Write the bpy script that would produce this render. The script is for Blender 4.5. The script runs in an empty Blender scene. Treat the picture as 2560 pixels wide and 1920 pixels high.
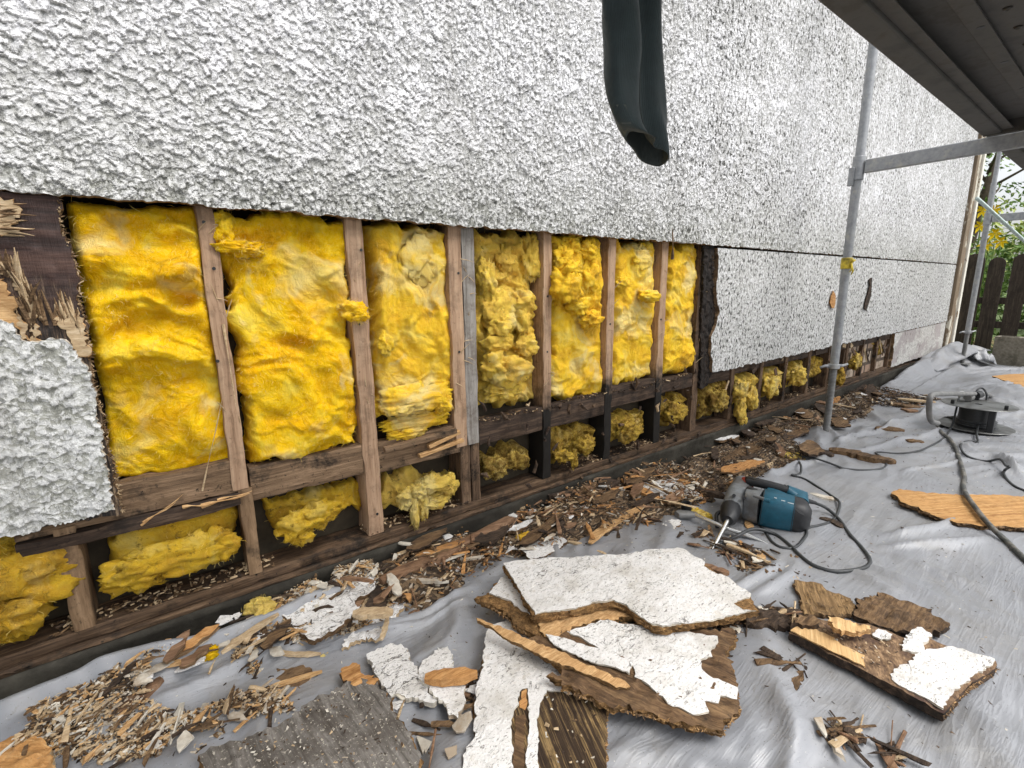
import bpy, math, random
import numpy as np
from mathutils import Vector, geometry
random.seed(7); R = np.random.RandomState(11)
scn = bpy.context.scene; COL = scn.collection
# ------------------------------------------------------------------ camera
F = 1190.945
DX = np.array([0.79697668, -0.12977495, 0.58990391]); DY = np.array([-0.60388364, -0.15121719, 0.7825969]); DZ = np.array([0.01235786, 0.97994481, 0.19888554])
CD, CH = 1.4, 0.95                         # metres from the wall face, metres above the ground
cd = bpy.data.cameras.new('camera'); cam = bpy.data.objects.new('camera', cd); COL.objects.link(cam)
from mathutils import Matrix
ix = Vector((DX[0], DY[0], -DZ[0])); iy = Vector((DX[1], DY[1], -DZ[1])); iz = Vector((DX[2], DY[2], -DZ[2]))
mt = Matrix((ix, -iy, -iz)).transposed().to_4x4(); mt.translation = Vector((0, -CD, CH)); cam.matrix_world = mt
cd.lens = F*36/2560; cd.clip_end = 400; cd.clip_start = .02; scn.camera = cam
# ------------------------------------------------------------------ light
SUN_EL, SUN_AZ = math.radians(58), math.radians(-25)        # overcast: broad soft sun from the open side
w = bpy.data.worlds.new('World'); scn.world = w; w.use_nodes = True
wt = w.node_tree; bg = wt.nodes['Background']
sky = wt.nodes.new('ShaderNodeTexSky'); sky.sky_type = 'NISHITA'; sky.sun_disc = False
sky.sun_elevation = SUN_EL; sky.sun_rotation = math.radians(155); sky.air_density = 1.0; sky.dust_density = 4.0; sky.ozone_density = 1.0
hs = wt.nodes.new('ShaderNodeHueSaturation'); hs.inputs['Saturation'].default_value = .22
wt.links.new(sky.outputs[0], hs.inputs['Color']); wt.links.new(hs.outputs[0], bg.inputs[0]); bg.inputs[1].default_value = .15
sl = bpy.data.lights.new('overcast_sun', 'SUN'); sl.energy = 1.0; sl.angle = math.radians(35); sl.color = (1, .97, .93)
so = bpy.data.objects.new('overcast_sun', sl); COL.objects.link(so)
so.rotation_euler = (math.radians(90)-SUN_EL, 0, math.radians(25))
scn.view_settings.view_transform = 'Standard'; scn.view_settings.look = 'None'; scn.view_settings.exposure = 0.78; scn.view_settings.gamma = 1
scn.render.engine = 'CYCLES'
# ------------------------------------------------------------------ picture coordinates (2212 wide) to places
def ray(u, v):
    r = np.array([u*1.15732-1280, v*1.15732-960, F]); return np.array([r@DX, r@DY, -(r@DZ)])
def at_y(u, v, y=0.): r = ray(u, v); t = (CD+y)/r[1]; return np.array([r[0]*t, y, CH+r[2]*t])
def at_x(u, v, x): r = ray(u, v); t = x/r[0]; return np.array([x, r[1]*t-CD, CH+r[2]*t])
def at_z(u, v, z): r = ray(u, v); t = (z-CH)/r[2]; return np.array([r[0]*t, r[1]*t-CD, z])
def sst(a, b, x): t = np.clip((x-a)/(b-a), 0, 1); return t*t*(3-2*t)
# ------------------------------------------------------------------ noise
def _h(i, j, k):
    n = (i*374761393 + j*668265263 + k*2147483647) & 0xffffffff
    n = ((n ^ (n >> 13))*1274126177) & 0xffffffff
    n = ((n ^ (n >> 16))*2246822519) & 0xffffffff
    return (((n ^ (n >> 15)) & 0xffff)/32767.5)-1
def vn(x, y, z=0.):
    x, y, z = np.broadcast_arrays(np.asarray(x, float), np.asarray(y, float), np.asarray(z, float))
    i, j, k = [np.floor(q).astype(np.int64) for q in (x, y, z)]; a, b, c = x-i, y-j, z-k
    a, b, c = [q*q*q*(q*(q*6-15)+10) for q in (a, b, c)]; o = 0
    for di in (0, 1):
        for dj in (0, 1):
            for dk in (0, 1): o = o + _h(i+di, j+dj, k+dk)*(a if di else 1-a)*(b if dj else 1-b)*(c if dk else 1-c)
    return o
def fbm(x, y, z=0., o=4):
    s = 0; a = 1
    for q in range(o): s = s + a*vn(x*2**q+q*7.3, y*2**q+q*3.1, z*2**q+q*5.7); a *= .5
    return s
def ridge(x, y, z=0., o=4):
    s = 0; a = 1
    for q in range(o): s = s + a*(1-2*np.abs(vn(x*2**q+q*9.1, y*2**q+q*4.7, z*2**q))); a *= .5
    return s
# ------------------------------------------------------------------ objects
def tag(o, label=None, cat=None, group=None, kind=None):
    for k, v in (('label', label), ('category', cat), ('group', group), ('kind', kind)):
        if v: o[k] = v
    return o
def empty(name, loc, label, cat, group=None):
    o = bpy.data.objects.new(name, None); COL.objects.link(o); o.location = Vector(loc); o.empty_display_size = .05
    return tag(o, label, cat, group)
def mk(name, vs, fs, mats, parent=None, smooth=False, mi=None):
    """one mesh object from world coordinates; a child keeps its place under its parent"""
    me = bpy.data.meshes.new(name)
    off = Vector((0, 0, 0)); p = parent
    while p: off += p.location; p = p.parent
    vs = np.asarray(vs, float).reshape(-1, 3); c = vs.mean(0) if parent is None else np.array(off)
    me.from_pydata([tuple(q) for q in (vs-c)], [], fs)
    for m in (mats if isinstance(mats, (list, tuple)) else [mats]): me.materials.append(m)
    if mi is not None: me.polygons.foreach_set('material_index', np.asarray(mi, np.int32))
    if smooth: me.polygons.foreach_set('use_smooth', [True]*len(me.polygons))
    me.update(); o = bpy.data.objects.new(name, me); COL.objects.link(o)
    if parent: o.parent = parent
    else: o.location = c
    return o
class MB:
    def __init__(s): s.v = []; s.f = []; s.m = []
    def add(s, v, f, m=0):
        n = len(s.v); s.v += [tuple(q) for q in v]; s.f += [tuple(i+n for i in q) for q in f]; s.m += [m]*len(f); return s
    def box(s, lo, hi, m=0, bev=0.0):
        x0, y0, z0 = lo; x1, y1, z1 = hi
        return s.add([(x0,y0,z0),(x1,y0,z0),(x1,y1,z0),(x0,y1,z0),(x0,y0,z1),(x1,y0,z1),(x1,y1,z1),(x0,y1,z1)],
                     [(0,3,2,1),(4,5,6,7),(0,1,5,4),(1,2,6,5),(2,3,7,6),(3,0,4,7)], m)
    def bar(s, a, b, wd, ht, up=(0, 0, 1), m=0):
        a = np.array(a, float); b = np.array(b, float); d = b-a; d /= np.linalg.norm(d)
        r = np.cross(d, up); r /= np.linalg.norm(r); u = np.cross(r, d); v = []
        for p in (a, b):
            for q, e in ((-1,-1),(1,-1),(1,1),(-1,1)): v.append(p+r*q*wd/2+u*e*ht/2)
        return s.add(v, [(0,1,2,3),(4,7,6,5),(0,4,5,1),(1,5,6,2),(2,6,7,3),(3,7,4,0)], m)
    def loft(s, rings, m=0, cap=True):
        n = len(rings[0]); v = [q for r in rings for q in r]; f = []
        for k in range(len(rings)-1):
            for i in range(n): j = (i+1) % n; f.append((k*n+i, k*n+j, (k+1)*n+j, (k+1)*n+i))
        if cap: f += [tuple(range(n))[::-1], tuple((len(rings)-1)*n+i for i in range(n))]
        return s.add(v, f, m)
    def tube(s, pts, rad, n=10, m=0, sq=0):
        pts = np.array(pts, float); N = len(pts); rad = np.broadcast_to(rad, N); rings = []
        t = np.gradient(pts, axis=0); t /= np.linalg.norm(t, axis=1)[:, None]+1e-12
        u = np.cross(t[0], (0, 0, 1) if abs(t[0][2]) < .9 else (1, 0, 0)); u /= np.linalg.norm(u)
        for k in range(N):
            u = u-t[k]*(u@t[k]); u /= np.linalg.norm(u); w_ = np.cross(t[k], u)
            rings.append([pts[k]+rad[k]*(u*math.cos(a)+w_*math.sin(a)) for a in np.arange(n)*2*math.pi/n])
        return s.loft(rings, m)
    def build(s, name, mats, parent=None, smooth=False):
        return mk(name, s.v, s.f, mats, parent, smooth, s.m)
def spline(pts, n=8):
    p = np.array(pts, float); p = np.vstack([2*p[0]-p[1], p, 2*p[-1]-p[-2]]); o = []
    for i in range(1, len(p)-2):
        for t in np.arange(n)/n:
            o.append(.5*((2*p[i])+(-p[i-1]+p[i+1])*t+(2*p[i-1]-5*p[i]+4*p[i+1]-p[i+2])*t*t+(-p[i-1]+3*p[i]-3*p[i+1]+p[i+2])*t**3))
    o.append(p[-2]); return np.array(o)
def smoothang(o, deg=40):
    me = o.data; me.polygons.foreach_set('use_smooth', [True]*len(me.polygons)); me.set_sharp_from_angle(angle=math.radians(deg)); return o
def bevel(o, wd=.003, seg=2):
    b = o.modifiers.new('bevel', 'BEVEL'); b.width = wd; b.segments = seg; b.limit_method = 'ANGLE'; b.angle_limit = math.radians(35); return o
# ------------------------------------------------------------------ materials
class M:
    def __init__(s, name):
        s.m = bpy.data.materials.new(name); s.m.use_nodes = True; s.t = s.m.node_tree; s.b = s.t.nodes['Principled BSDF']; s.out = s.t.nodes['Material Output']
    def n(s, typ, ins={}, **pr):
        q = s.t.nodes.new('ShaderNode'+typ)
        for k, v in pr.items(): setattr(q, k, v)
        for k, v in ins.items(): s.s(q.inputs[k], v)
        return q
    def s(s, inp, v):
        if isinstance(v, bpy.types.NodeSocket): s.t.links.new(v, inp)
        else: inp.default_value = (*v, 1) if isinstance(v, tuple) and len(v) == 3 and inp.type == 'RGBA' else v
    def p(s, **k):
        for a, v in k.items(): s.s(s.b.inputs[a.replace('_', ' ')], v)
    def pos(s, scale=(1, 1, 1), rot=(0, 0, 0)):
        g = s.n('NewGeometry')
        return s.n('Mapping', {'Vector': g.outputs['Position'], 'Scale': scale, 'Rotation': rot}).outputs[0]
    def noise(s, vec, sc, det=4, rough=.55, dist=0): return s.n('TexNoise', {'Vector': vec, 'Scale': sc, 'Detail': det, 'Roughness': rough, 'Distortion': dist}).outputs[0]
    def ramp(s, fac, stops, interp='LINEAR'):
        r = s.n('ValToRGB', {'Fac': fac}); e = r.color_ramp; e.interpolation = interp
        while len(e.elements) < len(stops): e.elements.new(.5)
        for q, (a, c) in zip(e.elements, stops): q.position = a; q.color = (*c, 1) if isinstance(c, tuple) else (c, c, c, 1)
        return r.outputs[0]
    def mix(s, f, a, b, mode='MIX'):
        q = s.n('Mix', data_type='RGBA', blend_type=mode); s.s(q.inputs[0], f); s.s(q.inputs[6], a); s.s(q.inputs[7], b); return q.outputs[2]
    def math(s, op, a, b=0., clamp=False):
        q = s.n('Math', operation=op, use_clamp=clamp); s.s(q.inputs[0], a); s.s(q.inputs[1], b); return q.outputs[0]
    def bump(s, h, st=.5, d=.01): s.s(s.b.inputs['Normal'], s.n('Bump', {'Height': h, 'Strength': st, 'Distance': d}).outputs[0])
    def sep(s, axis):
        g = s.n('NewGeometry'); return s.n('SeparateXYZ', {0: g.outputs['Position']}).outputs[axis]
def wood(name, dark, mid, light, rot=(0, 0, 0), gs=(3, 60, 60), rough=.8, bump=.5, rot_z=None, blot=.5, black=(.012, .010, .008), dist=.004, spec=.3, speck=None):
    """gs: noise scale along / across the grain; rot_z=(z0,z1): black rot below z0 fading out at z1"""
    a = M(name); v = a.pos((1, 1, 1), rot); v = a.n('Mapping', {'Vector': v, 'Scale': gs}).outputs[0]
    wob = a.noise(a.pos(), 6, 2); v2 = a.n('VectorMath', {0: v, 1: wob}, operation='ADD').outputs[0]
    g = a.math('ADD', a.math('MULTIPLY', a.noise(v2, 1, 6, .65), .55), a.math('MULTIPLY', a.noise(a.n('VectorMath', {0: v2, 'Scale': 3.3}, operation='SCALE').outputs[0], 1, 5, .7), .45)); c = a.ramp(g, [(.36, dark), (.5, mid), (.64, light)])
    b = a.noise(a.pos(), 11, 6, .7); c = a.mix(a.ramp(b, [(.50, 0.), (.64, blot)]), c, black); c = a.mix(a.ramp(a.noise(a.pos(), 70, 4, .7), [(.60, 0.), (.70, min(1., blot*1.2))]), c, black)
    if speck: c = a.mix(a.ramp(a.noise(a.pos(), 160, 3, .7), [(.60, 0.), (.68, .9)]), c, speck)
    if rot_z:
        z = a.sep(2); zz = a.math('ADD', z, a.math('MULTIPLY', a.math('SUBTRACT', a.noise(a.pos(), 14, 4, .7), .5), .35))
        f = a.n('MapRange', {0: zz, 1: rot_z[0], 2: rot_z[1], 3: 1., 4: 0.}).outputs[0]; c = a.mix(f, c, black)
    a.p(Base_Color=c, Roughness=rough, Specular_IOR_Level=spec); a.bump(g, bump, dist); return a.m
def plain(name, c, rough=.6, metal=0., var=.25, sc=30, bump=.1, spec=.5, dirt=None):
    a = M(name); n = a.noise(a.pos(), sc, 5, .65); lo = tuple(q*(1-var) for q in c); hi = tuple(min(1, q*(1+var)) for q in c)
    cc = a.ramp(n, [(.3, lo), (.7, hi)])
    if dirt: cc = a.mix(a.ramp(a.noise(a.pos(), 9, 6, .7), [(.48, 0.), (.62, .8)]), cc, dirt)
    a.p(Base_Color=cc, Roughness=rough, Metallic=metal, Specular_IOR_Level=spec)
    if bump: a.bump(n, bump, .003)
    return a.m
def plaster(name, big=1., dirt=.5, amp=.011, fine=False, dx=None):
    """rough cast render: scales of plaster that swell downwards and break off, with mildew speckles"""
    a = M(name); P0 = a.pos()
    wob = a.n('VectorMath', {0: a.n('TexNoise', {'Vector': P0, 'Scale': 22., 'Detail': 3.}).outputs[1], 1: (.5, .5, .5)}, operation='SUBTRACT').outputs[0]
    v = a.n('VectorMath', {0: P0, 1: a.n('VectorMath', {0: wob, 'Scale': .036}, operation='SCALE').outputs[0]}, operation='ADD').outputs[0]
    def scales(sc, stretch):
        vv = a.n('Mapping', {'Vector': v, 'Scale': (sc, sc, sc*stretch)}).outputs[0]
        vo = a.n('TexVoronoi', {'Vector': vv, 'Scale': 1.}, feature='F1'); d = a.n('VectorMath', {0: vo.outputs['Position'], 1: vv}, operation='SUBTRACT').outputs[0]
        return a.math('ADD', a.n('SeparateXYZ', {0: d}).outputs[2], .5), a.n('SeparateXYZ', {0: vo.outputs['Color']}).outputs[0]
    s1, r1 = scales(25., .6); s2, r2 = scales(84., .7); s3, r3 = scales(200., .8)
    f = a.noise(v, 75, 4, .7); lf = a.noise(P0, 5, 2, .5)
    lfm = a.ramp(lf, [(.35, .25), (.65, 1.)])
    h = a.math('MULTIPLY', a.math('MULTIPLY', s1, r1), a.math('MULTIPLY', lfm, .85*big))
    h = a.math('ADD', h, a.math('MULTIPLY', a.math('MULTIPLY', s2, a.math('ADD', r2, .25)), .62)); h = a.math('ADD', h, a.math('MULTIPLY', f, .5))
    h = a.math('ADD', h, a.math('MULTIPLY', a.math('MULTIPLY', s3, r3), .22))
    pit = a.ramp(a.noise(a.n('Mapping', {'Vector': P0, 'Scale': (1.0, 1, .45)}).outputs[0], 105, 3, .62), [(.50, 0.), (.585, 1.)])
    pit2 = a.ramp(a.noise(a.n('Mapping', {'Vector': P0, 'Scale': (.9, 1, .62)}).outputs[0], 62, 3, .6), [(.535, 0.), (.60, 1.)])
    x = a.sep(0); z = a.sep(2)
    dz = a.n('MapRange', {0: a.math('ADD', z, a.math('MULTIPLY', a.noise(P0, 9, 4, .7), -.18)), 1: 1.05, 2: 1.42, 3: 1., 4: 0.}).outputs[0] if not fine else .6
    dxx = a.n('MapRange', {0: x, 1: .2, 2: 2.3, 3: .30, 4: 1.}).outputs[0]
    patch = a.ramp(a.noise(P0, 2.3, 4, .6), [(.38, .45), (.62, 1.)])
    amt = a.math('MULTIPLY', a.math('MULTIPLY', a.math('MAXIMUM', dxx, a.math('MULTIPLY', dz, .6)), patch), dirt, True)
    pf = a.math('MAXIMUM', a.math('MULTIPLY', pit, a.math('MULTIPLY', amt, a.n('MapRange', {0: x, 1: .8, 2: 2.6, 3: 1., 4: .35}).outputs[0]), True), a.math('MULTIPLY', pit2, a.math('MULTIPLY', amt, a.n('MapRange', {0: x, 1: .4, 2: 2.2, 3: .3, 4: 1.}).outputs[0]), True))
    h = a.math('SUBTRACT', h, a.math('MULTIPLY', pf, .45))
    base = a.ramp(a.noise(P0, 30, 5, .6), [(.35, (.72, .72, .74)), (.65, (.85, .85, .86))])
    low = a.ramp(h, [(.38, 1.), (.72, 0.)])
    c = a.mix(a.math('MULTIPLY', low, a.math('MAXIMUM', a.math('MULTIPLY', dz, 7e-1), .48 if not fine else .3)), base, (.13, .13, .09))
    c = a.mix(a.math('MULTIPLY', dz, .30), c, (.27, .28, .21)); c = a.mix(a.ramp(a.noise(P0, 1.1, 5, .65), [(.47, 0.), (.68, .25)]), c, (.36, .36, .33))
    streak = a.ramp(a.noise(a.n('Mapping', {'Vector': P0, 'Scale': (10, 1, 1.1)}).outputs[0], 1, 6, .7), [(.50, 0.), (.70, .38)])
    c = a.mix(streak, c, (.33, .32, .30))
    c = a.mix(a.math('MULTIPLY', pf, .9), c, (.035, .035, .030))
    a.p(Base_Color=c, Roughness=.85, Specular_IOR_Level=.25)
    dn = a.n('Displacement', {'Height': h, 'Midlevel': .55, 'Scale': a.n('MapRange', {0: x, 1: .3, 2: 4.5, 3: amp*.85, 4: amp*.28}).outputs[0]}); a.s(a.out.inputs['Displacement'], dn.outputs[0])
    try: a.m.displacement_method = 'BOTH'
    except Exception: a.m.cycles.displacement_method = 'BOTH'
    return a.m
def insul(name, hue=0., dirt=0., dark=0.):
    a = M(name); P0 = a.pos(); wv = a.n('TexNoise', {'Vector': P0, 'Scale': 9., 'Detail': 3.}).outputs[1]
    v = a.n('VectorMath', {0: P0, 1: a.n('VectorMath', {0: wv, 'Scale': .12}, operation='SCALE').outputs[0]}, operation='ADD').outputs[0]
    big = a.noise(v, 9, 5, .6); c = a.ramp(big, [(.28, (.46, .23, .002)), (.40, (.88, .47, .002)), (.54, (.98, .60, .004)), (.70, (.95, .71, .08+hue))])
    c = a.mix(a.ramp(a.noise(v, 5, 4, .6, .6), [(.54, 0.), (.66, .8)]), c, (.84, .69, .32))
    c = a.mix(a.ramp(a.noise(v, 4.2, 4, .6, 1.), [(.62, 0.), (.78, .35)]), c, (.46, .36, .07))
    fib = a.noise(a.n('Mapping', {'Vector': v, 'Scale': (60, 60, 240), 'Rotation': (0, .5, 0)}).outputs[0], 1, 5, .7, 1.5)
    fib2 = a.noise(a.n('Mapping', {'Vector': v, 'Scale': (260, 60, 60), 'Rotation': (0, .9, .3)}).outputs[0], 1, 4, .7, 1.)
    ff = a.math('MULTIPLY', a.math('ADD', fib, fib2), .5)
    c = a.mix(a.ramp(ff, [(.48, .0), (.64, .45)]), c, (.98, .74, .14))
    c = a.mix(a.ramp(ff, [(.34, .5), (.46, .0)]), c, (.52, .24, .002))
    if hue: c = a.mix(hue*2, c, (.62, .54, .22))
    if dirt: c = a.mix(a.ramp(a.noise(P0, 38, 5, .75), [(.62-.14*dirt, 0.), (.74-.1*dirt, .95)]), c, (.05, .033, .02))
    if dirt: c = a.mix(a.ramp(a.noise(P0, 13, 4, .7), [(.5, 0.), (.7, dirt)]), c, (.20, .13, .05))
    if dark: c = a.mix(dark, c, (.20, .11, .01))  # painted shade for wool deep in the low bays
    a.p(Base_Color=c, Roughness=1., Specular_IOR_Level=.1, Subsurface_Weight=.12, Subsurface_Radius=(.02, .012, .002), Subsurface_Scale=.5)
    a.bump(a.math('ADD', ff, a.math('MULTIPLY', a.noise(v, 70, 6, .75), 1.1)), 1., .007); return a.m
VZ = (0, math.pi/2, 0)
m_stud = wood('stud_pine', (.23, .14, .082), (.40, .26, .165), (.52, .37, .245), gs=(50, 50, 2.2), blot=.35, rough=.75)
m_stur = wood('stud_pine_rotting', (.23, .14, .082), (.40, .26, .165), (.52, .37, .245), gs=(50, 50, 2.2), rot_z=(.45, .60), blot=.35, rough=.75)
m_studd = wood('stud_rotten', (.045, .028, .018), (.12, .075, .045), (.24, .155, .095), gs=(60, 60, 5), blot=.95, bump=1., dist=.01)
m_studl = wood('stud_old', (.11, .066, .035), (.22, .14, .078), (.33, .22, .13), gs=(50, 50, 2.5), blot=.6)
m_grey = wood('stud_greypaint', (.14, .125, .105), (.27, .25, .225), (.38, .36, .335), gs=(60, 60, 3), blot=.6, black=(.10, .07, .05))
m_nog = wood('noggin_brown', (.065, .040, .024), (.18, .115, .066), (.31, .205, .125), gs=(2.5, 50, 60), blot=.95, bump=.9, dist=.006)
m_nogd = wood('noggin_black', (.018, .012, .009), (.05, .032, .022), (.13, .085, .055), gs=(4, 60, 70), blot=.7)
m_blk = wood('rot_black', (.006, .005, .004), (.016, .012, .010), (.05, .035, .025), gs=(60, 60, 8), blot=.7, bump=1., dist=.01)
m_sole = wood('sole_wood', (.025, .015, .010), (.085, .052, .03), (.19, .12, .07), gs=(2, 60, 60), blot=.9, bump=.8)
m_fresh = wood('split_pine', (.30, .155, .06), (.52, .31, .135), (.72, .50, .26), gs=(9, 170, 170), blot=.25, black=(.16, .08, .03))
m_orange = wood('split_orange', (.25, .11, .035), (.46, .23, .08), (.64, .38, .16), gs=(8, 130, 130), blot=.3, black=(.12, .06, .03))
m_brown = wood('rotten_brown', (.055, .032, .018), (.15, .09, .045), (.30, .19, .095), gs=(9, 80, 80), blot=.55, black=(.02, .013, .009), bump=.9, dist=.008)
m_dark = wood('rotten_dark', (.018, .012, .009), (.055, .036, .024), (.12, .08, .05), gs=(9, 90, 90), blot=.5, bump=.9, dist=.008)
m_tan = wood('chip_tan', (.34, .23, .13), (.50, .37, .22), (.66, .53, .36), gs=(20, 90, 90), blot=.25, black=(.12, .075, .04))
m_plum = wood('old_board_dark', (.030, .014, .012), (.062, .030, .026), (.105, .056, .045), gs=(2.2, 40, 34), blot=.5, rough=.55, bump=.4)
a = M('old_board_dark_stripped'); gq = a.noise(a.n('Mapping', {'Vector': a.pos(), 'Scale': (2.5, 40, 42)}).outputs[0], 1, 6, .7); c = a.ramp(gq, [(.36, (.018, .009, .007)), (.5, (.048, .024, .019)), (.66, (.115, .062, .045))])
zz_ = a.math('ADD', a.sep(2), a.math('MULTIPLY', a.math('SUBTRACT', a.noise(a.pos(), 13, 4, .7), .5), .25)); lo_ = a.n('MapRange', {0: zz_, 1: .86, 2: .99, 3: 1., 4: 0.}).outputs[0]
vs_ = a.noise(a.n('Mapping', {'Vector': a.pos(), 'Scale': (170, 60, 9)}).outputs[0], 1, 5, .75); c = a.mix(lo_, c, a.ramp(vs_, [(.46, (.012, .009, .008)), (.56, (.07, .045, .03)), (.66, (.36, .26, .16))]))
a.p(Base_Color=c, Roughness=.55); a.bump(a.math('ADD', gq, vs_), .7, .005); m_plum = a.m
m_ply = wood('ply_edge', (.10, .06, .03), (.24, .15, .08), (.42, .28, .15), gs=(20, 60, 200), blot=.4, bump=.9, dist=.008)
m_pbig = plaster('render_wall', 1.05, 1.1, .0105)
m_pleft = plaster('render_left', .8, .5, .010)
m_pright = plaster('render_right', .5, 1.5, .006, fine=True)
def whiteskin(name, sc=1., crack=.8):
    a = M(name); P0 = a.pos(); n = a.noise(P0, 45, 6, .7)
    c = a.ramp(a.noise(P0, 7, 6, .65), [(.35, (.60, .575, .53)), (.48, (.76, .745, .72)), (.65, (.82, .81, .79))])
    for rt, th, sx, sy in ((.5, .60, 55, 170), (-.35, .62, 70, 190), (1.3, .645, 90, 160)):
        d = a.n('Mapping', {'Vector': P0, 'Rotation': (0, 0, rt), 'Scale': (sx*sc, sy*sc, 60)}).outputs[0]
        c = a.mix(a.math('MULTIPLY', a.ramp(a.noise(d, 1, 3, .6), [(th, 0.), (th+.035, .8)]), a.ramp(a.noise(P0, 6+rt, 4), [(.40, .15), (.60, 1.)])), c, (.13, .12, .10))
    w_ = a.n('VectorMath', {0: P0, 1: a.n('VectorMath', {0: a.n('TexNoise', {'Vector': P0, 'Scale': 18., 'Detail': 4.}).outputs[1], 'Scale': .09}, operation='SCALE').outputs[0]}, operation='ADD').outputs[0]
    ws = a.n('Mapping', {'Vector': w_, 'Rotation': (0, 0, .9), 'Scale': (5, 22, 9)}).outputs[0]
    rd = a.math('ABSOLUTE', a.math('SUBTRACT', a.noise(ws, 1, 2, .5), .5)); ck = a.math('MULTIPLY', a.ramp(rd, [(.0, 1.), (.006, 0.)]), a.ramp(a.noise(P0, 6, 3), [(.50, 0.), (.56, crack)]))
    c = a.mix(ck, c, (.09, .08, .065)); c = a.mix(a.ramp(a.noise(P0, 14, 6, .75), [(.58, 0.), (.74, .65)]), c, (.40, .33, .22)); c = a.mix(a.ramp(a.noise(P0, 210, 2, .6), [(.66, 0.), (.70, .8)]), c, (.12, .09, .06))
    h = a.math('SUBTRACT', a.math('ADD', n, a.math('MULTIPLY', a.noise(P0, 160, 4, .7), .5)), a.math('MULTIPLY', ck, .8)); a.p(Base_Color=c, Roughness=.85, Specular_IOR_Level=.25); a.bump(h, .8, .008); return a.m
m_skin = whiteskin('plaster_skin')
m_skin2 = whiteskin('plaster_flaky', 1.25, 1.)
m_cream = plain('plaster_chip', (.56, .52, .44), .85, var=.35, sc=22, bump=.4, dirt=(.30, .22, .14))
m_peel = None
a = M('peeling_paint'); f = a.ramp(a.noise(a.n('Mapping', {'Vector': a.pos(), 'Scale': (9, 9, 3)}).outputs[0], 1, 5, .7), [(.55, 0.), (.58, 1.)])
g = a.noise(a.n('Mapping', {'Vector': a.pos(), 'Scale': (60, 60, 3)}).outputs[0], 1, 5, .65)
a.p(Base_Color=a.mix(f, a.ramp(g, [(.3, (.12, .085, .05)), (.7, (.27, .20, .13))]), (.62, .58, .48)), Roughness=.75); a.bump(a.math('ADD', f, g), .6, .004); m_peel = a.m
a = M('peeling_cream'); f = a.ramp(a.noise(a.n('Mapping', {'Vector': a.pos(), 'Scale': (14, 14, 5)}).outputs[0], 1, 5, .7), [(.36, 0.), (.40, 1.)])
a.p(Base_Color=a.mix(f, (.30, .22, .14), (.78, .75, .66)), Roughness=.7); a.bump(f, .5, .003); m_peelw = a.m
m_galv = M('galvanised_steel'); a = m_galv
n = a.noise(a.pos(), 35, 6, .7); dr = a.ramp(a.noise(a.pos(), 12, 5, .7), [(.56, 0.), (.68, .8)])
a.p(Base_Color=a.mix(dr, a.ramp(n, [(.3, (.26, .27, .28)), (.7, (.44, .45, .46))]), (.50, .49, .44)), Metallic=.55, Roughness=a.ramp(n, [(.3, .42), (.7, .62)])); a.bump(n, .15, .002); m_galv = a.m
m_galvd = plain('galvanised_dull', (.20, .20, .195), .6, .35, .35, 14, .1)
m_deck = plain('scaffold_deck_steel', (.085, .080, .072), .7, .15, .4, 9, .25, dirt=(.05, .043, .034))
m_conc = M('old_concrete'); a = m_conc
n = a.noise(a.pos(), 25, 8, .7); a.p(Base_Color=a.mix(a.ramp(a.noise(a.n('Mapping', {'Vector': a.pos(), 'Scale': (2.5, 2, 6)}).outputs[0], 1, 5, .65), [(.35, 0.), (.6, .8)]), a.ramp(n, [(.3, (.030, .027, .021)), (.7, (.085, .078, .062))]), (.016, .014, .011)), Roughness=.85, Specular_IOR_Level=.2); a.bump(n, .6, .006); m_conc = a.m
m_block = plain('concrete_block', (.20, .18, .14), .9, 0, .3, 40, .5, dirt=(.09, .08, .055))
m_soil = plain('wet_soil', (.022, .018, .014), .8, 0, .5, 60, 1.)
m_black = plain('black_rubber', (.018, .019, .020), .45, 0, .3, 60, .1)
m_cable = plain('grey_cable', (.035, .038, .040), .5, 0, .35, 40, .1)
m_cabled = plain('dirty_cable', (.055, .058, .054), .6, 0, .6, 90, .6, dirt=(.22, .20, .17))
m_void = plain('back_of_bay', (.045, .034, .02), .9, 0, .4, 20, .4)
# tarp: grey polythene
a = M('grey_polythene'); P0 = a.pos(); hb = 0
for rt, sx, sy, wt_ in ((.55, 1.6, 15., 1.), (-.5, 1.8, 19., .7), (1.1, 1.5, 12., .7)):
    dq = a.n('Mapping', {'Vector': P0, 'Rotation': (0, 0, -rt), 'Scale': (sx, sy, 1)}).outputs[0]; nq = a.n('TexNoise', {'Vector': dq, 'Scale': 1., 'Detail': 4., 'Roughness': .55, 'Distortion': 1.1}).outputs[0]
    nq = a.math('MULTIPLY', a.ramp(a.math('ABSOLUTE', a.math('SUBTRACT', nq, .5)), [(0., 1.), (.035, .35), (.16, 0.)]), wt_*.42); mq = a.ramp(a.noise(P0, 2.2+rt, 2), [(.45, 0.), (.55, 1.)]); nq = a.math('MULTIPLY', nq, mq); hb = nq if isinstance(hb, int) else a.math('ADD', hb, nq)
c = a.ramp(a.noise(P0, 2.2, 6, .65), [(.3, (.20, .208, .224)), (.7, (.285, .294, .314))])
c = a.mix(a.ramp(a.noise(P0, 3.1, 7, .75, .8), [(.48, 0.), (.72, .55)]), c, (.17, .155, .125)); c = a.mix(a.ramp(a.noise(P0, 8., 7, .8, .8), [(.56, 0.), (.66, .35)]), c, (.34, .335, .32)); c = a.mix(a.ramp(a.noise(P0, 30, 6, .8, .4), [(.60, 0.), (.68, .5)]), c, (.12, .10, .075))
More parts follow.
